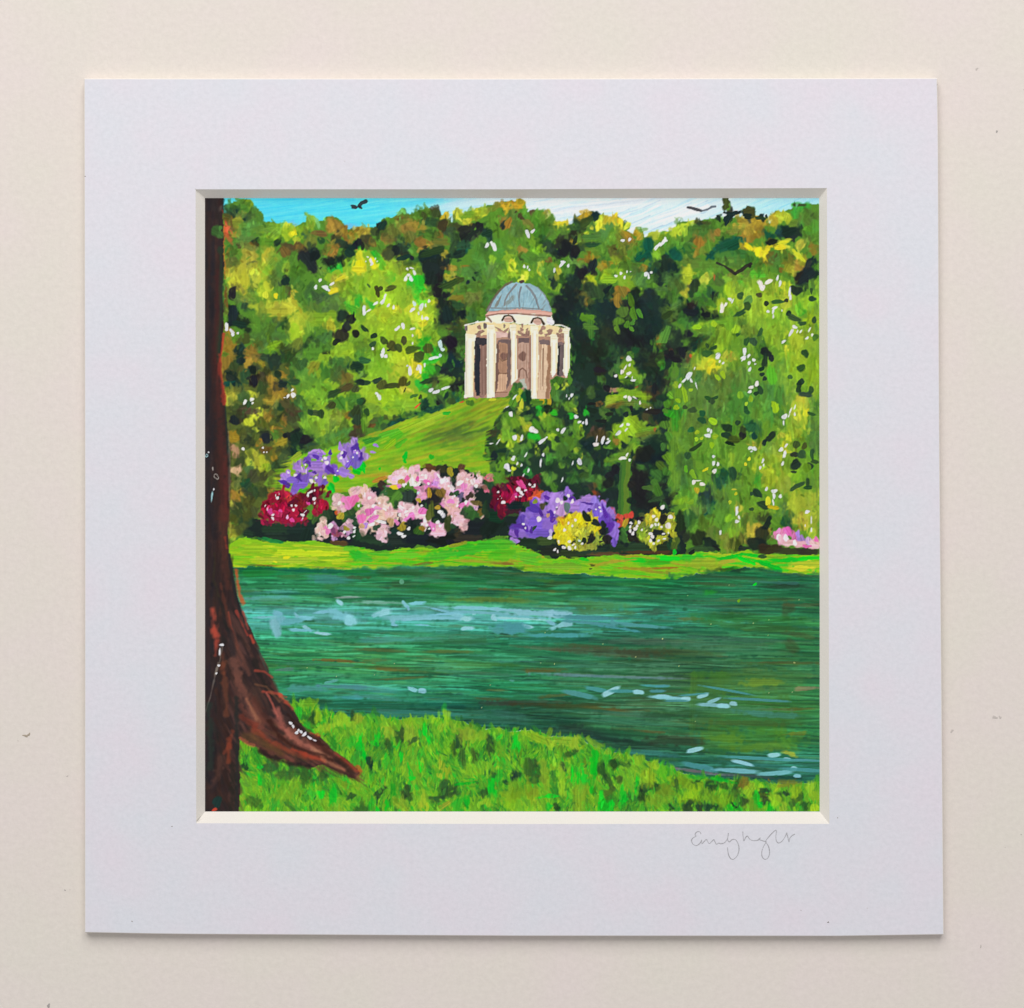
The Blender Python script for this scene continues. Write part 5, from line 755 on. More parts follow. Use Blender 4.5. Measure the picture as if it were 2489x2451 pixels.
dabs('K', '30,119,35,3,3,hj 60,121,13,4.6,0,hj 20,124,25,1.5,2,h 20,126,30,1,3,j 25,135,6,2,15,j 53,131,6,2,20,h 64,133,13,2.3,-20,hj 72,132,5,2.4,0,hj 60,145,30,2.5,0,f 10,138,16,5,0,f 95,125,30,3,3,f 100,131,30,2,5,f 150,133,34,2,5,f 130,137,24,1.4,8,f', **LT)
dabs('O', '85,47,20,3,12,f 105,41,14,2.6,10,f 122,43,11,3.2,-25,j 135,43,16,2,0,f 153,44,7,2.6,3,j 170,37,15,1.4,3,f 175,43,10,1.6,0,f 182,49,10,2,4,j', setid=False, alpha=.9, soft=.4, rag=.12, jit=.02, bris=.01)
dabs('P', '5,37,8,1.3,0,f 12,51,22,2.2,5,hj 32,52,5,2.6,0,j 52,48,6.5,2.4,-15,j 40,47,16,1.2,-5,f 20,54,14,1.4,0,f 64,54,9,2,-20,hj 62,59,18,2,3,hj 75,60,7,2.8,0,j 87,57.5,4.6,2.3,5,j 80,42,30,1.4,10,f 115,53,34,1.6,3,f 42,111,10,2.5,-12,j 134,117,8,2.5,-6,j 149,122,4.4,2.2,5,j 98,126,12,2.2,14,j 157,132.5,4.3,2.6,3,j 50,131,20,3.4,12,f 90,135,26,2.6,4,h 135,138,20,2.6,-4,h 161,141,4.4,2,5,hj 120,121,50,1.8,3,f 168,134,24,2,3,f 172,123,16,1.4,2,f', setid=False, alpha=.88, soft=.4, rag=.12, jit=.02, bris=.01)
dabs('N', '68,41,6,2.3,18,hj 79,42.5,4.6,2.7,3,j', setid=False, alpha=.92, soft=.4, rag=.1)
dabs('J', '55.5,83,2.8,2.8,0,nh', setid=False, alpha=.9, rag=.1)
for t, s in (('L', '34,99 61,132 110,131 128,127 163,104 158,177 127,145 5,149 82,87'), ('K', '40,177 56,178 112,155 181,149 45,142 150,170'), ('N', '24,24 158,36 148,62 47,11'), ('P', '24,14 128,45 155,44 43,78 157,10'), ('M', '156,26 122,16')):
    dabs(t, ' '.join(q + ',.6,.6' for q in s.split()), 'cs', setid=False, alpha=.55)
dabs('L', '112,86,2.6,1.4,-40,V 93,105,1.6,1.8,0,l', setid=False)

# --- near grass -------------------------------------------------------------------------------------
part('painted_near_grass')
near = gtop + [(2000, 1980), (490, 1980), (490, 1700)] + pt('M', 60,100)
poly(near, col((104, 164, 44)), 1, 1.4)
nm = polymask(near, 1.4)
ny, nx = np.nonzero(nm)
GC = [(126, 190, 40), (146, 196, 44), (100, 176, 42), (66, 162, 46), (56, 142, 48), (86, 166, 40), (44, 104, 52), (128, 156, 44), (36, 186, 50), (36, 82, 50)]
GP = [.14, .06, .16, .18, .16, .13, .07, .04, .05, .01]
fld = smooth_noise(26); fld2 = smooth_noise(18)
for k, i in enumerate(rng.integers(len(nx), size=5400)):
    X = PX0 + nx[i] / SC; Y = PY0 + ny[i] / SC
    c = col(GC[rng.choice(10, p=GP)]) * (1 + .06 * rng.standard_normal())
    f = fld[ny[i], nx[i]]
    if f < -.9: c = c * .65 + col((48, 104, 48)) * .35
    elif f > .8: c = c * .6 + col((160, 198, 48)) * .4
    L = rng.uniform(9, 20) if k < 1800 else rng.uniform(4, 10)
    dab(X, Y, L, L * rng.uniform(.22, .45), 78 + 25 * fld2[ny[i], nx[i]] + rng.normal(0, 16), np.clip(c, 0, 1), .6, .4, .6, .08, setid=False)
DD = dict(alpha=.7, rag=.45, soft=.6)
dabs('M', '128,75,7,8,0,dK 120,85,12,3,50,v 112,70,3,9,0,v 122,90,8,2.4,40,v 125,57,9,4,0,lG 135,72,4,8,0,L 145,85,6,8,0,L 165,78,8,10,0,L 180,76,6,6,0,Ll 175,100,5,8,0,v 150,100,12,3,50,nv 65,120,12,5,60,nv 50,130,4,4,0,K 80,130,8,8,0,d 105,128,7,5,0,d 120,138,12,8,0,d 100,140,14,6,0,dn 60,170,8,8,0,dg 150,135,10,4,30,G 140,140,5,8,0,d 67,130,2.4,3.6,0,V 67,145,3,6,0,V 138,162,4,6,0,V 152,165,4,12,0,V 172,165,4,6,0,dK 165,150,10,3,20,l 50,105,5,10,0,l 100,160,14,10,0,l 180,125,8,8,0,vg 185,180,8,8,0,d 188,112,1.6,8,0,V 183,103,3,7,0,V 175,72,3,6,0,d', setid=False, **DD)
dabs('N', '8,108,10,2.4,70,V 12,118,6,2,65,V 27,98,3,7,0,V 25,103,5,3,30,V 56,93,2.6,9,0,Kd 50,95,3,6,0,d 85,97,8,2.4,55,V 82,88,3,8,0,V 65,135,8,2.4,75,V 67,144,3,4,0,V 78,132,3,5,0,V 55,120,2,7,0,V 65,152,2.6,6,0,v 107,72,4,7,0,L 100,86,5,4,0,L 93,77,4,5,0,lL 115,84,6,4,0,lL 62,80,6,4,0,lL 35,82,6,5,0,lL 5,76,6,5,0,Y 40,92,8,7,0,Yl 65,92,5,10,0,lY 18,125,3,7,0,K 30,160,10,3,-45,K 5,135,5,6,0,r 115,110,4,8,0,d 125,118,4,8,0,d 122,98,3,9,0,K 140,118,4,8,0,d 158,105,4,12,0,K 130,92,8,10,0,Yl 145,95,5,10,60,lL 102,128,4,8,0,Lc 108,137,3,7,0,Lc 100,141,4,3,60,c 110,160,14,6,-20,dK 95,168,9,4,0,d 80,168,5,9,0,cL 85,178,2,5,0,c 105,152,8,5,0,d 129,150,2,11,80,V 131,170,3,9,0,V 160,152,5,9,0,V 162,140,3,4,0,d 168,140,4,8,0,v 175,148,3,4,0,K 186,142,3,6,0,K 185,105,3,6,0,V 150,162,5,4,0,d 152,172,5,6,0,L 120,175,8,8,0,v 20,172,3,7,0,v 38,175,3,7,0,V 27,180,2,4,0,V 45,160,3,12,0,v 65,165,4,4,0,d 55,175,12,6,40,Yl 105,175,8,4,-35,Yo 60,160,6,5,0,K 180,170,10,10,0,lL 70,100,3,8,60,d 40,105,6,4,0,d', setid=False, **DD)
dabs('O', '12,100,4,10,0,V 10,92,3,5,0,v 30,95,10,4,20,L 45,100,12,4,25,lL 65,100,14,5,5,Yl 80,105,8,6,0,Yl 105,105,10,4,35,l 77,140,2.6,8,0,V 84,142,3,6,0,V 90,140,3.4,8,0,V 100,130,3,8,0,V 103,135,3,8,0,V 103,120,3,9,0,V 125,128,5,6,0,K 112,135,10,4,70,dK 118,145,8,5,60,dK 130,145,4,6,0,d 140,128,4,5,0,d 65,130,4,6,0,d 30,130,8,6,0,d 12,140,5,7,0,K 32,160,4,5,0,D 35,145,6,9,0,d 45,138,6,14,0,Yl 25,130,4,10,0,g 30,160,6,12,0,L 8,160,10,12,0,l 48,165,2.4,10,85,V 50,177,4,4,0,V 65,150,4,14,0,L 85,170,8,14,0,l 110,165,3,8,0,V 115,175,6,9,0,V 122,172,3,8,0,V 135,165,4,11,0,V 138,168,3,4,0,V 152,150,3,10,0,V 160,155,6,9,0,K 158,165,4,8,0,K 165,140,8,14,0,L 175,155,3,6,0,K 155,122,6,6,0,lL 172,128,6,6,0,L 120,160,8,6,0,De 180,165,10,14,0,l 100,157,2.4,4,0,V 55,130,3,8,70,L 75,115,4,8,60,d 170,170,10,8,0,l 58,177,4,5,0,K 118,112,3,5,0,l 88,108,3,4,0,L 62,93,2,4,0,l', setid=False, **DD)
dabs('P', '5,138,8,6,0,vl 20,145,5,8,0,lL 35,150,8,12,0,l 20,150,3,10,0,d 55,150,12,6,10,K 57,157,9,5,0,Kd 77,152,5,6,0,d 92,150,5,6,0,d 90,160,5,5,0,d 45,143,10,3,10,v 75,146,12,2.4,15,V 40,160,8,16,60,L 60,165,10,10,0,l 55,158,3,6,0,l 15,178,3.4,4,0,K 35,178,8,7,0,K 47,178,5,5,0,kK 60,178,5,5,0,K 67,177,4,6,0,K 78,168,10,8,0,l 100,150,6,8,0,o 105,158,8,6,0,L 118,155,5,4,0,L 122,158,6,3,0,K 120,163,8,3,10,D 138,155,6,3,-50,L 150,150,12,5,0,oe 148,162,3.4,3.4,0,K 140,165,6,5,0,d 125,170,6,5,0,Kd 114,168,3,8,0,V 117,174,4,3,30,V 85,178,5,6,0,V 88,176,4,2,40,k 95,178,3,4,0,v 130,178,6,6,0,V 155,172,5,5,0,dn 160,160,8,8,0,L 175,155,8,6,0,L 180,165,6,8,0,lL 165,165,5,4,0,d 172,175,8,5,0,d 180,178,5,4,0,L 105,175,6,8,0,l 145,178,6,6,0,lY 135,170,8,8,0,L 10,158,8,10,0,l 98,170,5,5,0,d 128,146,1.8,1.2,0,aB', setid=False, **DD)
retouch(nm, 900, 2.5, 6, 55, 110, .10, 3.2, 5, .55, .4, .015)

# --- big trunk at the left edge ------------------------------------------------------------------------
part('painted_trunk')
tr = pt('A', 0,-5, 26,-5, 24.4,15, 24,30, 25,40, 26,50, 26,75, 25,90, 23.5,110, 25.5,130, 25,150, 24,165, 21,190) + pt('E', 20,8, 22,25, 26,42, 27,60, 29,80, 31,100, 32.5,120, 32.5,140, 32,160, 31.5,180) + pt('I', 30,5, 30,20, 31,40, 32,50, 34,60, 37,80, 41,100, 44,110, 53,130, 62,150, 70,170, 79,190) + pt('M', 86,40, 92,50, 103,60, 109,70, 114,80, 124,90, 137,95, 150,110, 165,120, 183,136, 177,145, 160,137, 140,128, 128,131, 110,127, 95,122, 75,120, 65,108, 55,105, 44,98, 44,105, 42,122, 44,140, 45,160, 43,190, 0,190)
poly(tr, col((54, 42, 42)), 1, .6)
tm = polymask(tr, .6)
ty, tx = np.nonzero(tm)
for i in rng.integers(len(tx), size=900):
    X = PX0 + tx[i] / SC; Y = PY0 + ty[i] / SC
    f = np.clip((X - 498) / 50, 0, 1)
    P_ = [(42, 38, 44), (52, 42, 44), (38, 40, 46), (60, 46, 44)] if f < .5 else [(66, 46, 40), (52, 40, 38), (78, 52, 44), (40, 42, 40), (60, 40, 40)]
    if Y > 1480 and X > 560: P_ = [(100, 66, 58), (82, 58, 54), (116, 78, 70), (60, 48, 46), (76, 56, 48)]
    if Y > 1760 and X > 590: P_ = [(116, 70, 58), (100, 60, 52), (134, 82, 70), (80, 52, 44), (98, 72, 52)]
    ang = 90
    if Y > 1400: ang = 90 - np.clip((X - 498) / 220, 0, 1) * 60 * np.clip((Y - 1380) / 350, 0, 1)
    if Y > 1740 and X > 590: ang = 36
    elif Y > 1480 and X > 540: ang = 62
    if Y > 1480 and X > 540: pass
    L = rng.uniform(8, 30)
    dab(X, Y, L, rng.uniform(2.5, 6), ang + rng.normal(0, 4), col(P_[rng.integers(len(P_))]) * (.95 + .08 * rng.standard_normal()), .42, .3, .8, .08, setid=False)
canvas[~tm & (pid == PARTS.index('painted_trunk'))] = canvas[~tm & (pid == PARTS.index('painted_trunk'))]
def tl(t, w0, w1, c, al, *xy): line(pt(t, *xy), w0 * 1.1, w1 * 1.1, col(c) * .95, al * .85, .6, False, max(1.3, max(w0, w1) * SC * 1.3))
tl('A', 3, 3, (36, 44, 42), .8, 25,3, 24,16); tl('A', 10, 6, (48, 52, 54), .35, 13,4, 16,12); tl('A', 4, 3, (120, 112, 100), .5, 23,10, 22,14); tl('A', 1.6, 1, (150, 60, 44), .8, 24,15, 25,18)
tl('A', 5, 5, (44, 66, 48), .8, 22,60, 23,80, 22,105); tl('A', 4, 5, (40, 70, 50), .8, 22,105, 22.5,130, 21,150, 19.5,170, 18.5,190); tl('A', 6, 6, (78, 40, 38), .6, 18,85, 18,110, 19,140, 16,170, 15,190); tl('A', 5, 4, (62, 42, 40), .5, 8,20, 8,60, 10,100)
dabs('A', '18,40,6,6,30,md 22,44,4,4,0,mn 22,36,3,2,0,m', setid=False, alpha=.85)
tl('A', 2.6, 2, (190, 66, 50), .85, 25.5,158, 24,172, 21.5,190); tl('E', 4, 4.5, (196, 70, 50), .85, 21,2, 21.5,20, 23.5,30, 25,40, 26,58)
tl('E', 9, 9, (92, 44, 40), .6, 17,5, 19,40, 22,80, 24,120, 25,160, 26,190); tl('E', 6, 6, (58, 40, 38), .6, 12,0, 14,60, 17,120, 18,190); tl('E', 2, 2, (40, 56, 50), .9, 27.5,62, 29,90, 31,120, 31.5,150); tl('E', 1.8, 2, (120, 124, 108), .5, 31,90, 32.5,125, 32,170)
tl('E', 6, 4, (112, 52, 46), .5, 28,120, 29,150, 28,190); tl('E', 8, 8, (40, 40, 48), .5, 6,0, 7,90, 6,190)
tl('I', 8, 6, (98, 56, 46), .55, 24,0, 25,30, 27,60, 31,90); tl('I', 2.6, 2.2, (38, 44, 46), .9, 32,52, 36,80, 40,100, 45,118, 50,130); tl('I', 2.6, 2, (150, 66, 50), .7, 27,32, 29,44); tl('I', 3.4, 4, (206, 96, 54), .9, 40,70, 42,85, 44,98, 49,108)
tl('I', 4, 7, (190, 84, 66), .9, 13,115, 14,130, 16,145); tl('I', 6, 2.4, (180, 78, 62), .9, 15,138, 17,150, 16,168); tl('I', 2, 1.6, (178, 84, 64), .7, 31,118, 33,130, 37,143); tl('I', 3, 3.4, (104, 58, 46), .7, 22,85, 27,110, 33,135, 42,160)
tl('I', 2.4, 2, (168, 72, 60), .8, 40,117, 46,130, 53,145); tl('I', 2.2, 2, (180, 92, 76), .7, 48,118, 54,138); tl('I', 3, 2.4, (206, 84, 62), .85, 57,146, 60,153); tl('I', 4, 4, (120, 76, 64), .6, 37,145, 42,160, 50,180, 55,190); tl('I', 5, 5, (150, 78, 56), .4, 24,168, 26,190)
tl('I', 3, 3, (60, 54, 38), .6, 15,50, 14,80, 20,100); tl('I', 2, 1.4, (64, 96, 80), .6, 65,160, 72,178, 78,190); tl('I', 6, 6, (44, 42, 46), .6, 33,140, 36,165, 40,185); tl('I', 1.6, 1.6, (150, 138, 124), .6, 24,157, 21,175, 16,190)
tl('M', 1.6, 1, (160, 150, 138), .5, 19,10, 15,28, 10,50, 4,68); tl('M', 7, 7, (46, 62, 54), .7, 8,60, 10,90, 11,130); tl('M', 6, 5, (148, 84, 56), .5, 25,10, 28,40, 29,70); tl('M', 5, 4, (164, 76, 48), .6, 31,100, 31,125); tl('M', 4, 4, (44, 48, 46), .8, 40,50, 41,90, 41,140, 40,180)
tl('M', 9, 8, (138, 88, 74), .75, 38,8, 42,30, 50,45, 55,58, 62,72, 69,80); tl('M', 3, 4, (166, 112, 86), .8, 52,52, 58,64, 66,78); tl('M', 5, 4, (40, 38, 36), .8, 62,10, 68,25, 75,38, 84,48); tl('M', 2.4, 2, (176, 78, 62), .8, 62,19, 72,20, 82,27); tl('M', 2.6, 2, (184, 80, 64), .8, 70,43, 88,46, 98,50); tl('M', 2, 2, (190, 100, 86), .8, 75,45, 82,58, 88,72)
tl('M', 4, 4, (206, 92, 66), .85, 91,48, 98,56, 105,63); tl('M', 10, 9, (98, 56, 46), .6, 60,52, 72,72, 86,92, 100,105); tl('M', 8, 4, (178, 104, 92), .85, 86,68, 93,82, 101,95); tl('M', 10, 8, (190, 116, 98), .85, 101,92, 110,100, 122,106, 134,113); tl('M', 5, 2, (178, 128, 100), .85, 128,110, 140,116, 150,120); tl('M', 4, 4, (60, 34, 28), .8, 78,78, 90,95, 102,105, 115,110, 135,117, 150,123)
tl('M', 3, 3, (54, 34, 30), .8, 100,70, 112,86, 125,97, 140,105); tl('M', 7, 4, (70, 36, 30), .7, 128,100, 145,112, 160,122, 175,132); tl('M', 6, 5, (176, 78, 52), .6, 60,88, 80,102, 100,112, 125,120); tl('M', 4, 3, (188, 74, 50), .7, 105,110, 125,118, 142,124); tl('M', 4, 3, (198, 132, 100), .6, 140,122, 155,130, 165,134)
tl('M', 8, 7, (104, 80, 46), .6, 50,95, 65,98, 80,108, 95,116); tl('M', 5, 4, (44, 34, 34), .85, 68,112, 85,121, 105,128, 125,130); tl('M', 4, 5, (190, 84, 54), .7, 155,115, 168,125, 181,136); tl('M', 6, 5, (44, 36, 30), .6, 155,120, 168,130, 176,140); tl('M', 3, 3, (196, 110, 76), .7, 44,97, 54,104, 60,106); tl('M', 3, 2, (210, 80, 60), .6, 126,91, 136,95)
tl('M', 12, 12, (72, 50, 44), .6, 8,155, 12,175); tl('M', 8, 6, (112, 74, 62), .5, 22,120, 18,140, 12,152); tl('M', 4, 4, (146, 70, 50), .6, 26,115, 32,105, 36,90); tl('M', 6, 6, (42, 42, 36), .7, 36,130, 36,160, 35,183); dabs('M', '18,172,7,5,0,K 15,180,2,3,0,N', setid=False)
tl('M', 2, 2, (150, 100, 70), .5, 62,35, 75,38, 90,55); tl('M', 4, 3, (120, 70, 60), .6, 45,60, 55,75, 70,85); tl('M', 5, 4, (140, 62, 46), .6, 46,72, 56,80, 62,84)
blur(tm, 1, .6)
dabs('E', '8,114,1.6,1.2 6,118,2,2.4,0,fw 13,133,2.4,1,80,wb 17,142,4.4,2.8,60,wb 14,157,1.5,1,110 12,165,6,1.1,95,wf', setid=False, **WH)
dabs('E', '17,142,2.8,1.4,60,B 6,118,.9,1.2,0,B', setid=False)
dabs('I', '23,156,2,3 21,164,5,1.2,95 20,180,1.8,2 17,189,1.5,1.5', setid=False, **WH)
dabs('M', '103,80,2.4,1.8,40 106,84,2.4,1.4,60 110,91,2.4,2.2 112,88,2,1.4 115,90,2.4,1.6,30 119,93,3.4,1.8,-40 125,97,4,1.6,40 131,100,2.8,1.2,20', setid=False, **WH)
poly(pt('A', 24.6,40, 26,36, 27,60, 28,95, 26.5,95, 26,60), col('or'), .7, .8, setid=False)

# --- birds ------------------------------------------------------------------------------------------------
part('painted_bird_0')
dab(862, 503.5, 8, 4.4, 0, col((52, 54, 60)), .95, .35, .4); dab(876, 504.5, 6, 4, 30, col((46, 46, 50)), .95, .3, .3); line(pt('B', 6,10, 9,6.5, 14,4.8), 4, 4.4, col((44, 44, 48)), .85, .2)
part('painted_bird_1')
line(pt('D', 34,11.5, 38,12, 44,14, 50,16), 2.6, 3.4, col((62, 62, 66)), .9, .3); line(pt('D', 50,16, 57,14, 62,11, 66,10.5), 2.4, 2.6, col((96, 104, 112)), .85, .3); dab(1600 + 53 * 2.1, 480 + 17.5 * 2.1, 8, 2.6, -12, col((176, 202, 214)), .7)
part('painted_bird_2')
line(pt('D', 68,76, 76,79, 83,84, 89,88.5), 3, 4.2, col((46, 42, 42)), .85, .25); line(pt('D', 89,88, 96,84.5, 101,80, 107,77), 4.2, 3.6, col((46, 42, 40)), .85, .25); dab(1600 + 106 * 2.1, 480 + 79 * 2.1, 5, 6, 10, col((44, 42, 38)), 1, .4)

pid[(pid == 0) & (np.arange(H)[:, None] > (640 - PY0) * SC)] = 1
# --- canvas grain ---------------------------------------------------------------------------------------------
g1 = smooth_noise(2.2, 2.4, .7) * .5 + smooth_noise(2.0, .7, 2.2) * .5
c0 = canvas.copy(); blur(np.ones((H, W), bool), 2); canvas = c0 + .85 * (c0 - canvas)
canvas *= (1 + .018 * g1 + .008 * NF)[..., None]
canvas = np.clip(canvas, 0, 1)
canvas = canvas * .87 + (canvas * canvas * (3 - 2 * canvas)) * .13
# ---------------------------------------------------------------- materials
def srgb(r, g, b):
    f = lambda c: c / 255 / 12.92 if c <= 10 else ((c / 255 + .055) / 1.055) ** 2.4
    return (f(r), f(g), f(b), 1)

def new_mat(name):
    m = bpy.data.materials.new(name); m.use_nodes = True
    nt = m.node_tree
    b = nt.nodes['Principled BSDF']
    return m, nt, b

def node(nt, t, **kw):
    n = nt.nodes.new(t)
    for k, v in kw.items():
        setattr(n, k, v)
    return n

def noise(nt, vec, scale, detail=3.0, rough=.55):
    n = node(nt, 'ShaderNodeTexNoise'); n.inputs['Scale'].default_value = scale
    n.inputs['Detail'].default_value = detail; n.inputs['Roughness'].default_value = rough
    nt.links.new(vec, n.inputs['Vector'])
    return n

def paper(name, base, mottle, big, fine, bump, rough=.9, specks=0.0, fibre=0.0):
    """uncoated paper / board: fine tooth, faint colour drift, odd fibres"""
    m, nt, b = new_mat(name)
    L = nt.links.new
    tc = node(nt, 'ShaderNodeTexCoord')
    co = tc.outputs['Object']
    n1 = noise(nt, co, big, 4)
    n2 = noise(nt, co, fine, 5, .68)
    r1 = node(nt, 'ShaderNodeValToRGB'); L(n1.outputs['Fac'], r1.inputs[0])
    r1.color_ramp.elements[0].position = .32; r1.color_ramp.elements[1].position = .68
    r1.color_ramp.elements[0].color = mottle[0]; r1.color_ramp.elements[1].color = mottle[1]
    e = r1.color_ramp.elements.new(.5); e.color = base
    r2 = node(nt, 'ShaderNodeMapRange'); L(n2.outputs['Fac'], r2.inputs[0])
    r2.inputs[1].default_value = .3; r2.inputs[2].default_value = .7; r2.inputs[3].default_value = 1 - fibre; r2.inputs[4].default_value = 1 + fibre
    mul = node(nt, 'ShaderNodeVectorMath', operation='SCALE'); L(r1.outputs[0], mul.inputs[0]); L(r2.outputs[0], mul.inputs['Scale'])
    L(mul.outputs[0], b.inputs['Base Color'])
    b.inputs['Roughness'].default_value = rough
    b.inputs['Specular IOR Level'].default_value = .2
    bp = node(nt, 'ShaderNodeBump'); bp.inputs['Strength'].default_value = bump; bp.inputs['Distance'].default_value = .00012
    L(n2.outputs['Fac'], bp.inputs['Height']); L(bp.outputs[0], b.inputs['Normal'])
    return m

M_board = paper('mount_board_face', (.80, .782, .84, 1), ((.778, .788, .844, 1), (.822, .768, .834, 1)), 75, 1200, .3, fibre=.04)
M_core = paper('mount_board_core', (.85, .80, .74, 1), ((.84, .795, .745, 1), (.86, .80, .735, 1)), 90, 2400, .2, fibre=.015)
M_back = paper('backing_board', (.80, .78, .74, 1), ((.79, .77, .73, 1), (.81, .79, .75, 1)), 60, 1500, .2)
M_table = paper('table_surface', (.825, .752, .69, 1), ((.815, .762, .68, 1), (.836, .744, .706, 1)), 45, 1000, .35, .8, fibre=.04)
M_sheet = paper('print_paper', (.85, .85, .83, 1), ((.84, .84, .82, 1), (.86, .86, .84, 1)), 60, 2000, .1)

M_ink, nt, b = new_mat('printed_ink')
va = node(nt, 'ShaderNodeVertexColor'); va.layer_name = 'ink'
nt.links.new(va.outputs['Color'], b.inputs['Base Color'])
b.inputs['Roughness'].default_value = .62
b.inputs['Specular IOR Level'].default_value = .07
tcn = node(nt, 'ShaderNodeTexCoord'); nn = noise(nt, tcn.outputs['Object'], 2600, 2)
bp = node(nt, 'ShaderNodeBump'); bp.inputs['Strength'].default_value = .08; bp.inputs['Distance'].default_value = .0001
nt.links.new(nn.outputs['Fac'], bp.inputs['Height']); nt.links.new(bp.outputs[0], b.inputs['Normal'])

M_pencil, nt, b = new_mat('graphite')
tcn = node(nt, 'ShaderNodeTexCoord'); nn = noise(nt, tcn.outputs['Object'], 9000, 2, .7)
rp = node(nt, 'ShaderNodeValToRGB'); nt.links.new(nn.outputs['Fac'], rp.inputs[0])
rp.color_ramp.elements[0].position = .38; rp.color_ramp.elements[0].color = (.36, .35, .37, 1)
rp.color_ramp.elements[1].position = .66; rp.color_ramp.elements[1].color = (.60, .59, .62, 1)
nt.links.new(rp.outputs[0], b.inputs['Base Color']); b.inputs['Roughness'].default_value = .6; b.inputs['Specular IOR Level'].default_value = .2

def plain(name, c, rough=.9):
    m, nt, b = new_mat(name)
    tcn = node(nt, 'ShaderNodeTexCoord'); nn = noise(nt, tcn.outputs['Object'], 5000, 2)
    rp = node(nt, 'ShaderNodeValToRGB'); nt.links.new(nn.outputs['Fac'], rp.inputs[0])
    rp.color_ramp.elements[0].color = tuple(x * .88 for x in c) + (1,); rp.color_ramp.elements[1].color = tuple(min(1, x * 1.1) for x in c) + (1,)
    nt.links.new(rp.outputs[0], b.inputs['Base Color']); b.inputs['Roughness'].default_value = rough; b.inputs['Specular IOR Level'].default_value = .2
    return m
M_speck = plain('dark_fleck', (.22, .20, .18))
M_fleck = plain('grey_fleck', (.42, .39, .37))
M_stain = plain('brown_stain', (.44, .37, .29))
M_faint = plain('faint_stain', (.62, .56, .52))
M_crack = plain('corner_overcut', (.46, .43, .39))

# ---------------------------------------------------------------- helpers
def mesh_obj(name, verts, faces, mat, parent=None, smooth=False):
    me = bpy.data.meshes.new(name)
    me.from_pydata([tuple(v) for v in verts], [], faces)
    me.materials.append(mat)
    me.update()
    o = bpy.data.objects.new(name, me); COL.objects.link(o)
    if parent:
        o.parent = parent
    return o

def tag(o, label, cat, group=None):
    o['label'] = label; o['category'] = cat
    if group:
        o['group'] = group
    return o

def blob(name, px, py, z, r, mat, parent, seed, stretch=1.0, ang=0.0, h=.00004):
    """a small irregular fleck with a domed top, lying on the level z"""
    rd = random.Random(seed)
    n = 12
    ph = [rd.uniform(0, 6.28) for _ in range(3)]
    base = P(px, py, z)
    ring, ring2 = [], []
    ca, sa = math.cos(ang), math.sin(ang)
    for i in range(n):
        t = i / n * 2 * math.pi
        k = r * U * (1 + .3 * math.sin(2 * t + ph[0]) + .22 * math.sin(3 * t + ph[1]) + .12 * math.sin(5 * t + ph[2]))
        x, y = math.cos(t) * k * stretch, math.sin(t) * k
        v = Vector((x * ca - y * sa, x * sa + y * ca, 0))
        ring.append(base + v + Vector((0, 0, .000004))); ring2.append(base + v * .55 + Vector((0, 0, h)))
    vs_ = ring + ring2
    fs = [(i, (i + 1) % n, n + (i + 1) % n, n + i) for i in range(n)] + [tuple(range(n, 2 * n))]
    return mesh_obj(name, vs_, fs, mat, parent)

# ---------------------------------------------------------------- table surface
tab = mesh_obj('table_surface', [(-.6, -.6, 0), (.6, -.6, 0), (.6, .6, 0), (-.6, .6, 0), (-.6, -.6, -.018), (.6, -.6, -.018), (.6, .6, -.018), (-.6, .6, -.018)],
               [(0, 1, 2, 3), (7, 6, 5, 4), (0, 4, 5, 1), (1, 5, 6, 2), (2, 6, 7, 3), (3, 7, 4, 0)], M_table)
tab['kind'] = 'structure'
for i, (x, y, r, m, st, an) in enumerate(((62, 1789, 3.2, M_stain, 1.9, 0), (70, 1786, 3.4, M_stain, 1.2, 1.1), (44, 1801, 1.3, M_faint, 1, 0), (164, 1887, 2.2, M_faint, 1, 0), (158, 2164, 1.8, M_fleck, 1, 0), (170, 2163, 1.2, M_faint, 1, 0),
                                          (2423, 320, 2.2, M_fleck, 1.5, .7), (2418, 1744, 4.5, M_faint, 1.2, 0), (2431, 1744, 3.4, M_faint, 1, 0), (2314, 1777, 3.2, M_faint, 1.4, .5), (2482, 2029, 1.3, M_fleck, 1, 0), (2443, 2060, 1.1, M_faint, 1, 0),
                                          (2374, 168, 3.2, M_faint, 1, 0), (2488, 218, 1, M_faint, 1, 0), (118, 2445, 3.5, M_fleck, 1.6, .8), (2384, 2301, 2, M_faint, 2, 1.3))):
    blob('stain' if r > 2.5 else 'speck', x, y, 0, r, m, tab, 40 + i, st, an)

# ---------------------------------------------------------------- mount: window board with a bevelled opening
mount = bpy.data.objects.new('window_mount', None); COL.objects.link(mount)
mount.empty_display_size = .02
tag(mount, 'square lilac-white card mount with sloping cream window edges, lying on the cream surface', 'picture mount')

def edge_pts(a, b, n, bow):
    """points from a to b with the slight bow of a hand cut edge; bow = [(t, dx, dy)]"""
    out = []
    for i in range(n):
        t = i / n
        dx = np.interp(t, [0] + [q[0] for q in bow] + [1], [0] + [q[1] for q in bow] + [0])
        dy = np.interp(t, [0] + [q[0] for q in bow] + [1], [0] + [q[2] for q in bow] + [0])
        out.append((a[0] + (b[0] - a[0]) * t + dx, a[1] + (b[1] - a[1]) * t + dy))
    return out
NE = 24
TL, TR, BR, BL = (204, 191), (2278.5, 190), (2294.5, 2272.5), (205.5, 2267.5)
outer = (edge_pts(TL, TR, NE, [(.5, 0, 1.0)]) + edge_pts(TR, BR, NE, [(.06, 1.5, 0), (.4, -1, 0)]) + edge_pts(BR, BL, NE, [(.12, 0, 4.5), (.5, 0, 6), (.9, 0, 3.5)]) + edge_pts(BL, TL, NE, [(.5, 1.0, 0)]))
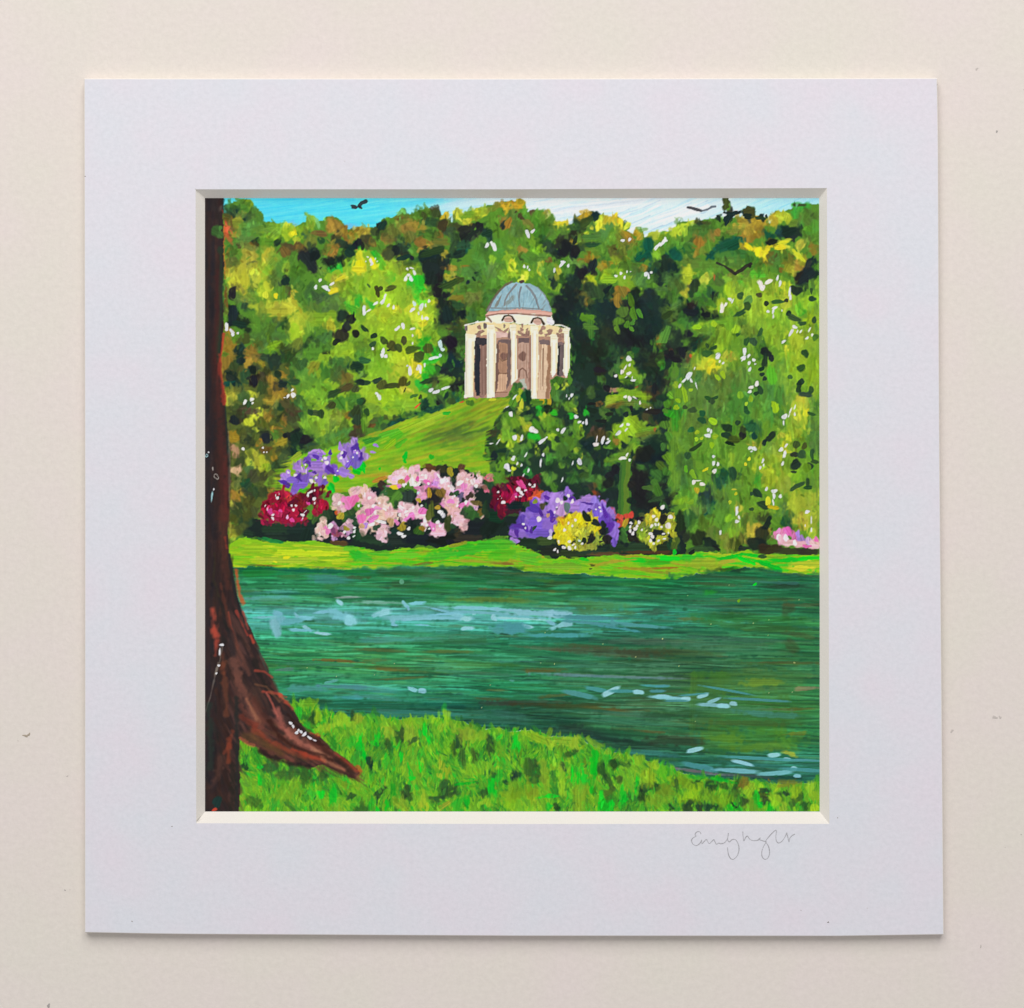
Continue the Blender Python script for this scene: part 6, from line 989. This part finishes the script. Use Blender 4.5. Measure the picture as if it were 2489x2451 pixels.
iTL, iTR, iBR, iBL = (475.5, 460.5), (2010, 457.5), (2016, 2003), (477, 2001.5)
inner = edge_pts(iTL, iTR, NE, [(.5, 0, 1.5)]) + edge_pts(iTR, iBR, NE, [(.5, .5, 0)]) + edge_pts(iBR, iBL, NE, [(.5, 0, 1)]) + edge_pts(iBL, iTL, NE, [(.5, -.5, 0)])
# the foot of the bevel is the edge of the visible picture
fTL, fTR, fBR, fBL = (498.2, 482), (1991, 482), (1993, 1974.5), (498.4, 1973.2)
foot = edge_pts(fTL, fTR, NE, []) + edge_pts(fTR, fBR, NE, []) + edge_pts(fBR, fBL, NE, []) + edge_pts(fBL, fTL, NE, [])
N4 = 4 * NE
CH = 2.0                                                    # rounded arris, layout units
def inset(pts, d):
    cx = sum(p[0] for p in pts) / len(pts); cy = sum(p[1] for p in pts) / len(pts)
    return [(p[0] - math.copysign(d, p[0] - cx) * (abs(p[0] - cx) > 900), p[1] - math.copysign(d, p[1] - cy) * (abs(p[1] - cy) > 900)) for p in pts]
ZB = BACK                                                   # underside of the window board
ZP = BACK + .00012                                          # print surface
vO = [P(*p, TOP) for p in inset(outer, CH)]
vI = [P(*p, TOP) for p in inner]
face = mesh_obj('face_paper', vO + vI, [((i + 1) % N4, i, N4 + i, N4 + (i + 1) % N4) for i in range(N4)], M_board, mount)
# outer edge of the board: rounded arris then the cut side
rings = [vO, [P(*p, TOP) - Vector((0, 0, CH * U * .35)) for p in inset(outer, CH * .35)], [P(*p, TOP) - Vector((0, 0, CH * U)) for p in outer]]
lower = [Vector((v.x, v.y, ZB + .00002)) for v in rings[2]]
rings.append(lower)
vs_ = [v for r in rings for v in r]
fs = [(k * N4 + i, k * N4 + (i + 1) % N4, (k + 1) * N4 + (i + 1) % N4, (k + 1) * N4 + i) for k in range(3) for i in range(N4)]
mesh_obj('outer_edge', vs_, fs, M_core, mount)
# four bevel faces of the opening, each a cut of its own
vF = [P(*p, ZP + .00001) for p in foot]
for s in range(4):
    idx = [(s * NE + k) % N4 for k in range(NE + 1)]
    a = [vI[i] for i in idx]; f = [vF[i] for i in idx]
    und = [Vector((v.x, v.y, ZB)) for v in f]
    n = NE + 1
    mid = [p.lerp(q, .5) for p, q in zip(a, f)]
    vv = a + mid + f
    ff = [(k * n + j + 1, k * n + j, (k + 1) * n + j, (k + 1) * n + j + 1) for k in range(2) for j in range(NE)]
    mesh_obj('bevel', vv, ff, M_core, mount)
# underside of the window board
mesh_obj('underside', [Vector((v.x, v.y, ZB + .00002)) for v in lower] + [Vector((v.x, v.y, ZB + .00013)) for v in vF],
         [(i, (i + 1) % N4, N4 + (i + 1) % N4, N4 + i) for i in range(N4)], M_core, mount)
# small overcuts of the blade at two corners
def ribbon(name, strokes, z, mat, parent):
    vv, ff = [], []
    for pts, w in strokes:
        n0 = len(vv)
        for i, p in enumerate(pts):
            a = pts[max(0, i - 1)]; b_ = pts[min(len(pts) - 1, i + 1)]
            dx, dy = b_[0] - a[0], b_[1] - a[1]
            L = math.hypot(dx, dy) or 1
            ww = w[i] if isinstance(w, list) else w
            nx_, ny_ = -dy / L * ww, dx / L * ww
            vv += [P(p[0] + nx_, p[1] + ny_, z), P(p[0], p[1], z + .000012), P(p[0] - nx_, p[1] - ny_, z)]
        for i in range(len(pts) - 1):
            q = n0 + 3 * i
            ff += [(q, q + 1, q + 4, q + 3), (q + 1, q + 2, q + 5, q + 4)]
    return mesh_obj(name, vv, ff, mat, parent)
ribbon('blade_overcut', [([(474, 459), (477, 461.5), (481, 465.5)], [.3, .9, .6])], TOP + .00001, M_crack, mount)
ribbon('blade_overcut', [([(477.5, 1996), (482.5, 1991), (488, 1984)], [.3, .9, .3])], TOP + .00001, M_crack, mount)
for i, (x, y, r, m) in enumerate(((207, 429, 1.6, M_fleck), (321, 2240, 1.7, M_fleck), (2013, 2242, 1.9, M_speck), (1947, 2213, 1.1, M_fleck), (2036, 1988, 1.4, M_fleck), (418, 2009, 1.6, M_fleck), (2108, 2208, 1, M_faint), (2278, 206, 1.2, M_faint), (1490, 2190, .9, M_faint), (838, 392, .8, M_faint))):
    blob('speck', x, y, TOP, r, m, mount, 80 + i)

# pencil signature under the window, written stroke by stroke
def spline(pts, n=7):
    out = []
    for i in range(len(pts) - 1):
        p0 = pts[max(0, i - 1)]; p1 = pts[i]; p2 = pts[i + 1]; p3 = pts[min(len(pts) - 1, i + 2)]
        for k in range(n):
            t = k / n
            out.append(tuple(.5 * (2 * p1[j] + (p2[j] - p0[j]) * t + (2 * p0[j] - 5 * p1[j] + 4 * p2[j] - p3[j]) * t * t + (3 * p1[j] - p0[j] - 3 * p2[j] + p3[j]) * t ** 3) for j in (0, 1)))
    return out + [pts[-1]]
SIG = [[(365, 272), (350, 244), (322, 237), (296, 250), (281, 280), (296, 301), (262, 318), (236, 345), (234, 375), (255, 412), (290, 430), (325, 420), (355, 390), (374, 352), (376, 405), (408, 372), (438, 346), (455, 372), (478, 404), (510, 376), (540, 350), (558, 380), (578, 412), (608, 396), (640, 405), (682, 394), (716, 358), (735, 310), (742, 258)],
       [(742, 258), (734, 320), (736, 362), (760, 378), (790, 350), (830, 345), (860, 372), (884, 430), (888, 490), (870, 560), (836, 605), (800, 622), (765, 600), (740, 540), (729, 455)],
       [(942, 237), (945, 300), (956, 366), (978, 322), (1006, 300), (1036, 340), (1080, 362), (1140, 358), (1172, 340), (1182, 322), (1163, 344), (1200, 358), (1240, 372), (1264, 378), (1230, 440), (1205, 510), (1208, 580), (1235, 615), (1265, 618), (1295, 590), (1311, 530), (1300, 450), (1266, 392), (1257, 368), (1300, 310), (1350, 255), (1404, 218), (1399, 300), (1404, 360), (1430, 393), (1465, 384), (1500, 350), (1530, 300), (1550, 254)],
       [(1548, 250), (1563, 310), (1580, 380), (1590, 332), (1620, 296), (1662, 271)]]
strokes = []
rs = random.Random(5)
for s in SIG:
    pts = spline([(1640 + x * .1758, 1980 + y * .1758) for x, y in s])
    ph = rs.uniform(0, 6)
    strokes.append((pts, [1.0 + .25 * math.sin(i * .21 + ph) + rs.uniform(-.1, .1) for i in range(len(pts))]))
sig = ribbon('signature', strokes, TOP + .000012, M_pencil, mount)
sig['label'] = 'small looping pencil signature under the window at right'

# backing board under everything
bo = [P(*p, TOP) for p in inset(outer, 9)]
vv = [Vector((v.x, v.y, BACK)) for v in bo] + [Vector((v.x, v.y, 0.00002)) for v in bo]
mesh_obj('backing_board', vv, [tuple(range(N4))[::-1], tuple(range(N4, 2 * N4))] + [(i, (i + 1) % N4, N4 + (i + 1) % N4, N4 + i) for i in range(N4)], M_back, mount)

# ---------------------------------------------------------------- the print
art = bpy.data.objects.new('art_print', None); COL.objects.link(art)
art.empty_display_size = .02
tag(art, 'colourful garden landscape print with a domed temple above a pond, behind the card window', 'art print')
sh = [P(x, y, ZP - .00001) for x, y in ((470, 455), (2020, 455), (2020, 2000), (470, 2000))]
mesh_obj('sheet', [v + Vector((0, 0, 0)) for v in sh] + [Vector((v.x, v.y, BACK + .00001)) for v in sh], [(3, 2, 1, 0), (4, 5, 6, 7), (0, 1, 5, 4), (1, 2, 6, 5), (2, 3, 7, 6), (3, 0, 4, 7)], M_sheet, art)

GAIN = INK_GAIN = 1.12
lin = np.where(canvas <= .04045, canvas / 12.92, ((canvas + .055) / 1.055) ** 2.4)
lin = np.clip(lin * GAIN, 0, .92).astype(np.float32)
xs = PX0 + np.arange(W) / SC
ys = PY0 + np.arange(H) / SC
k = (CAMD + TOP - ZP) / CAMD
VX = ((xs - CX) * U * k)[None, :].repeat(H, 0); VY = (-(ys - CY) * U * k)[:, None].repeat(W, 1)
fid = pid[:-1, :-1]
vid = np.arange(W * H).reshape(H, W)

def ink_part(name, ids, parent, label=None):
    m = np.isin(fid, ids)
    fy_, fx_ = np.nonzero(m)
    if len(fx_) == 0:
        return None
    q = np.stack([vid[fy_ + 1, fx_], vid[fy_ + 1, fx_ + 1], vid[fy_, fx_ + 1], vid[fy_, fx_]], 1)
    used, inv = np.unique(q.ravel(), return_inverse=True)
    nf = len(q)
    me = bpy.data.meshes.new(name)
    me.vertices.add(len(used)); me.loops.add(nf * 4); me.polygons.add(nf)
    co = np.stack([VX.ravel()[used], VY.ravel()[used], np.full(len(used), ZP)], 1).astype(np.float32)
    me.vertices.foreach_set('co', co.ravel())
    me.loops.foreach_set('vertex_index', inv.astype(np.int32).ravel())
    me.polygons.foreach_set('loop_start', np.arange(0, nf * 4, 4, dtype=np.int32))
    me.polygons.foreach_set('loop_total', np.full(nf, 4, np.int32))
    me.update(calc_edges=True)
    at = me.color_attributes.new('ink', 'FLOAT_COLOR', 'POINT')
    c4 = np.ones((len(used), 4), np.float32); c4[:, :3] = lin.reshape(-1, 3)[used]
    at.data.foreach_set('color', c4.ravel())
    me.materials.append(M_ink)
    o = bpy.data.objects.new(name, me); COL.objects.link(o); o.parent = parent
    if label:
        o['label'] = label
    return o

LAB = {'painted_sky': 'bright cyan to white painted sky', 'painted_woodland': 'mixed green and ochre painted woodland', 'painted_bright_tree': 'bright lime painted tree left of the temple',
       'painted_broad_tree': 'broad mid-green painted tree at right', 'painted_conifer': 'loose painted conifer with pale trunk', 'painted_flowering_shrub': 'dark painted shrub with white blossom before the temple',
       'painted_hill': 'painted grassy hill below the temple', 'painted_border_shade': 'dark painted shade under the flowers', 'painted_far_bank': 'lime painted lawn along the far bank',
       'painted_pond': 'green painted pond with pale ripples', 'painted_near_grass': 'bright painted grass in the foreground', 'painted_trunk': 'dark brown painted trunk with spreading root at left edge',
       'painted_orange_flowers': 'small orange painted flowers', 'painted_yellow_flowers': 'yellow painted bush', 'painted_cream_flowers': 'cream painted bush'}
LAB.update({'painted_purple_flowers_0': 'purple painted flowers on the hill', 'painted_purple_flowers_1': 'purple painted bush behind the yellow one', 'painted_crimson_flowers_0': 'crimson painted bush at left',
            'painted_crimson_flowers_1': 'crimson painted bush in the middle', 'painted_pink_flowers_0': 'large pink painted bush', 'painted_pink_flowers_1': 'pink painted flowers at right edge',
            'painted_bird_0': 'dark painted bird in the cyan sky', 'painted_bird_1': 'grey painted bird in the pale sky', 'painted_bird_2': 'dark painted bird before the trees'})
temple = None
for i, nme in enumerate(PARTS):
    if nme.startswith('temple_'):
        continue
    ink_part(nme[:-2] if nme[-2] == '_' else nme, [i], art, LAB.get(nme))
wi = [PARTS.index('temple_wall')]
temple = ink_part('painted_temple', wi, art, 'cream painted round temple with blue dome and columns')
for i, nme in enumerate(PARTS):
    if nme.startswith('temple_') and nme != 'temple_wall':
        n2 = nme[7:]
        ink_part('painted_' + (n2[:-2] if n2[-2] == '_' else n2), [i], temple)
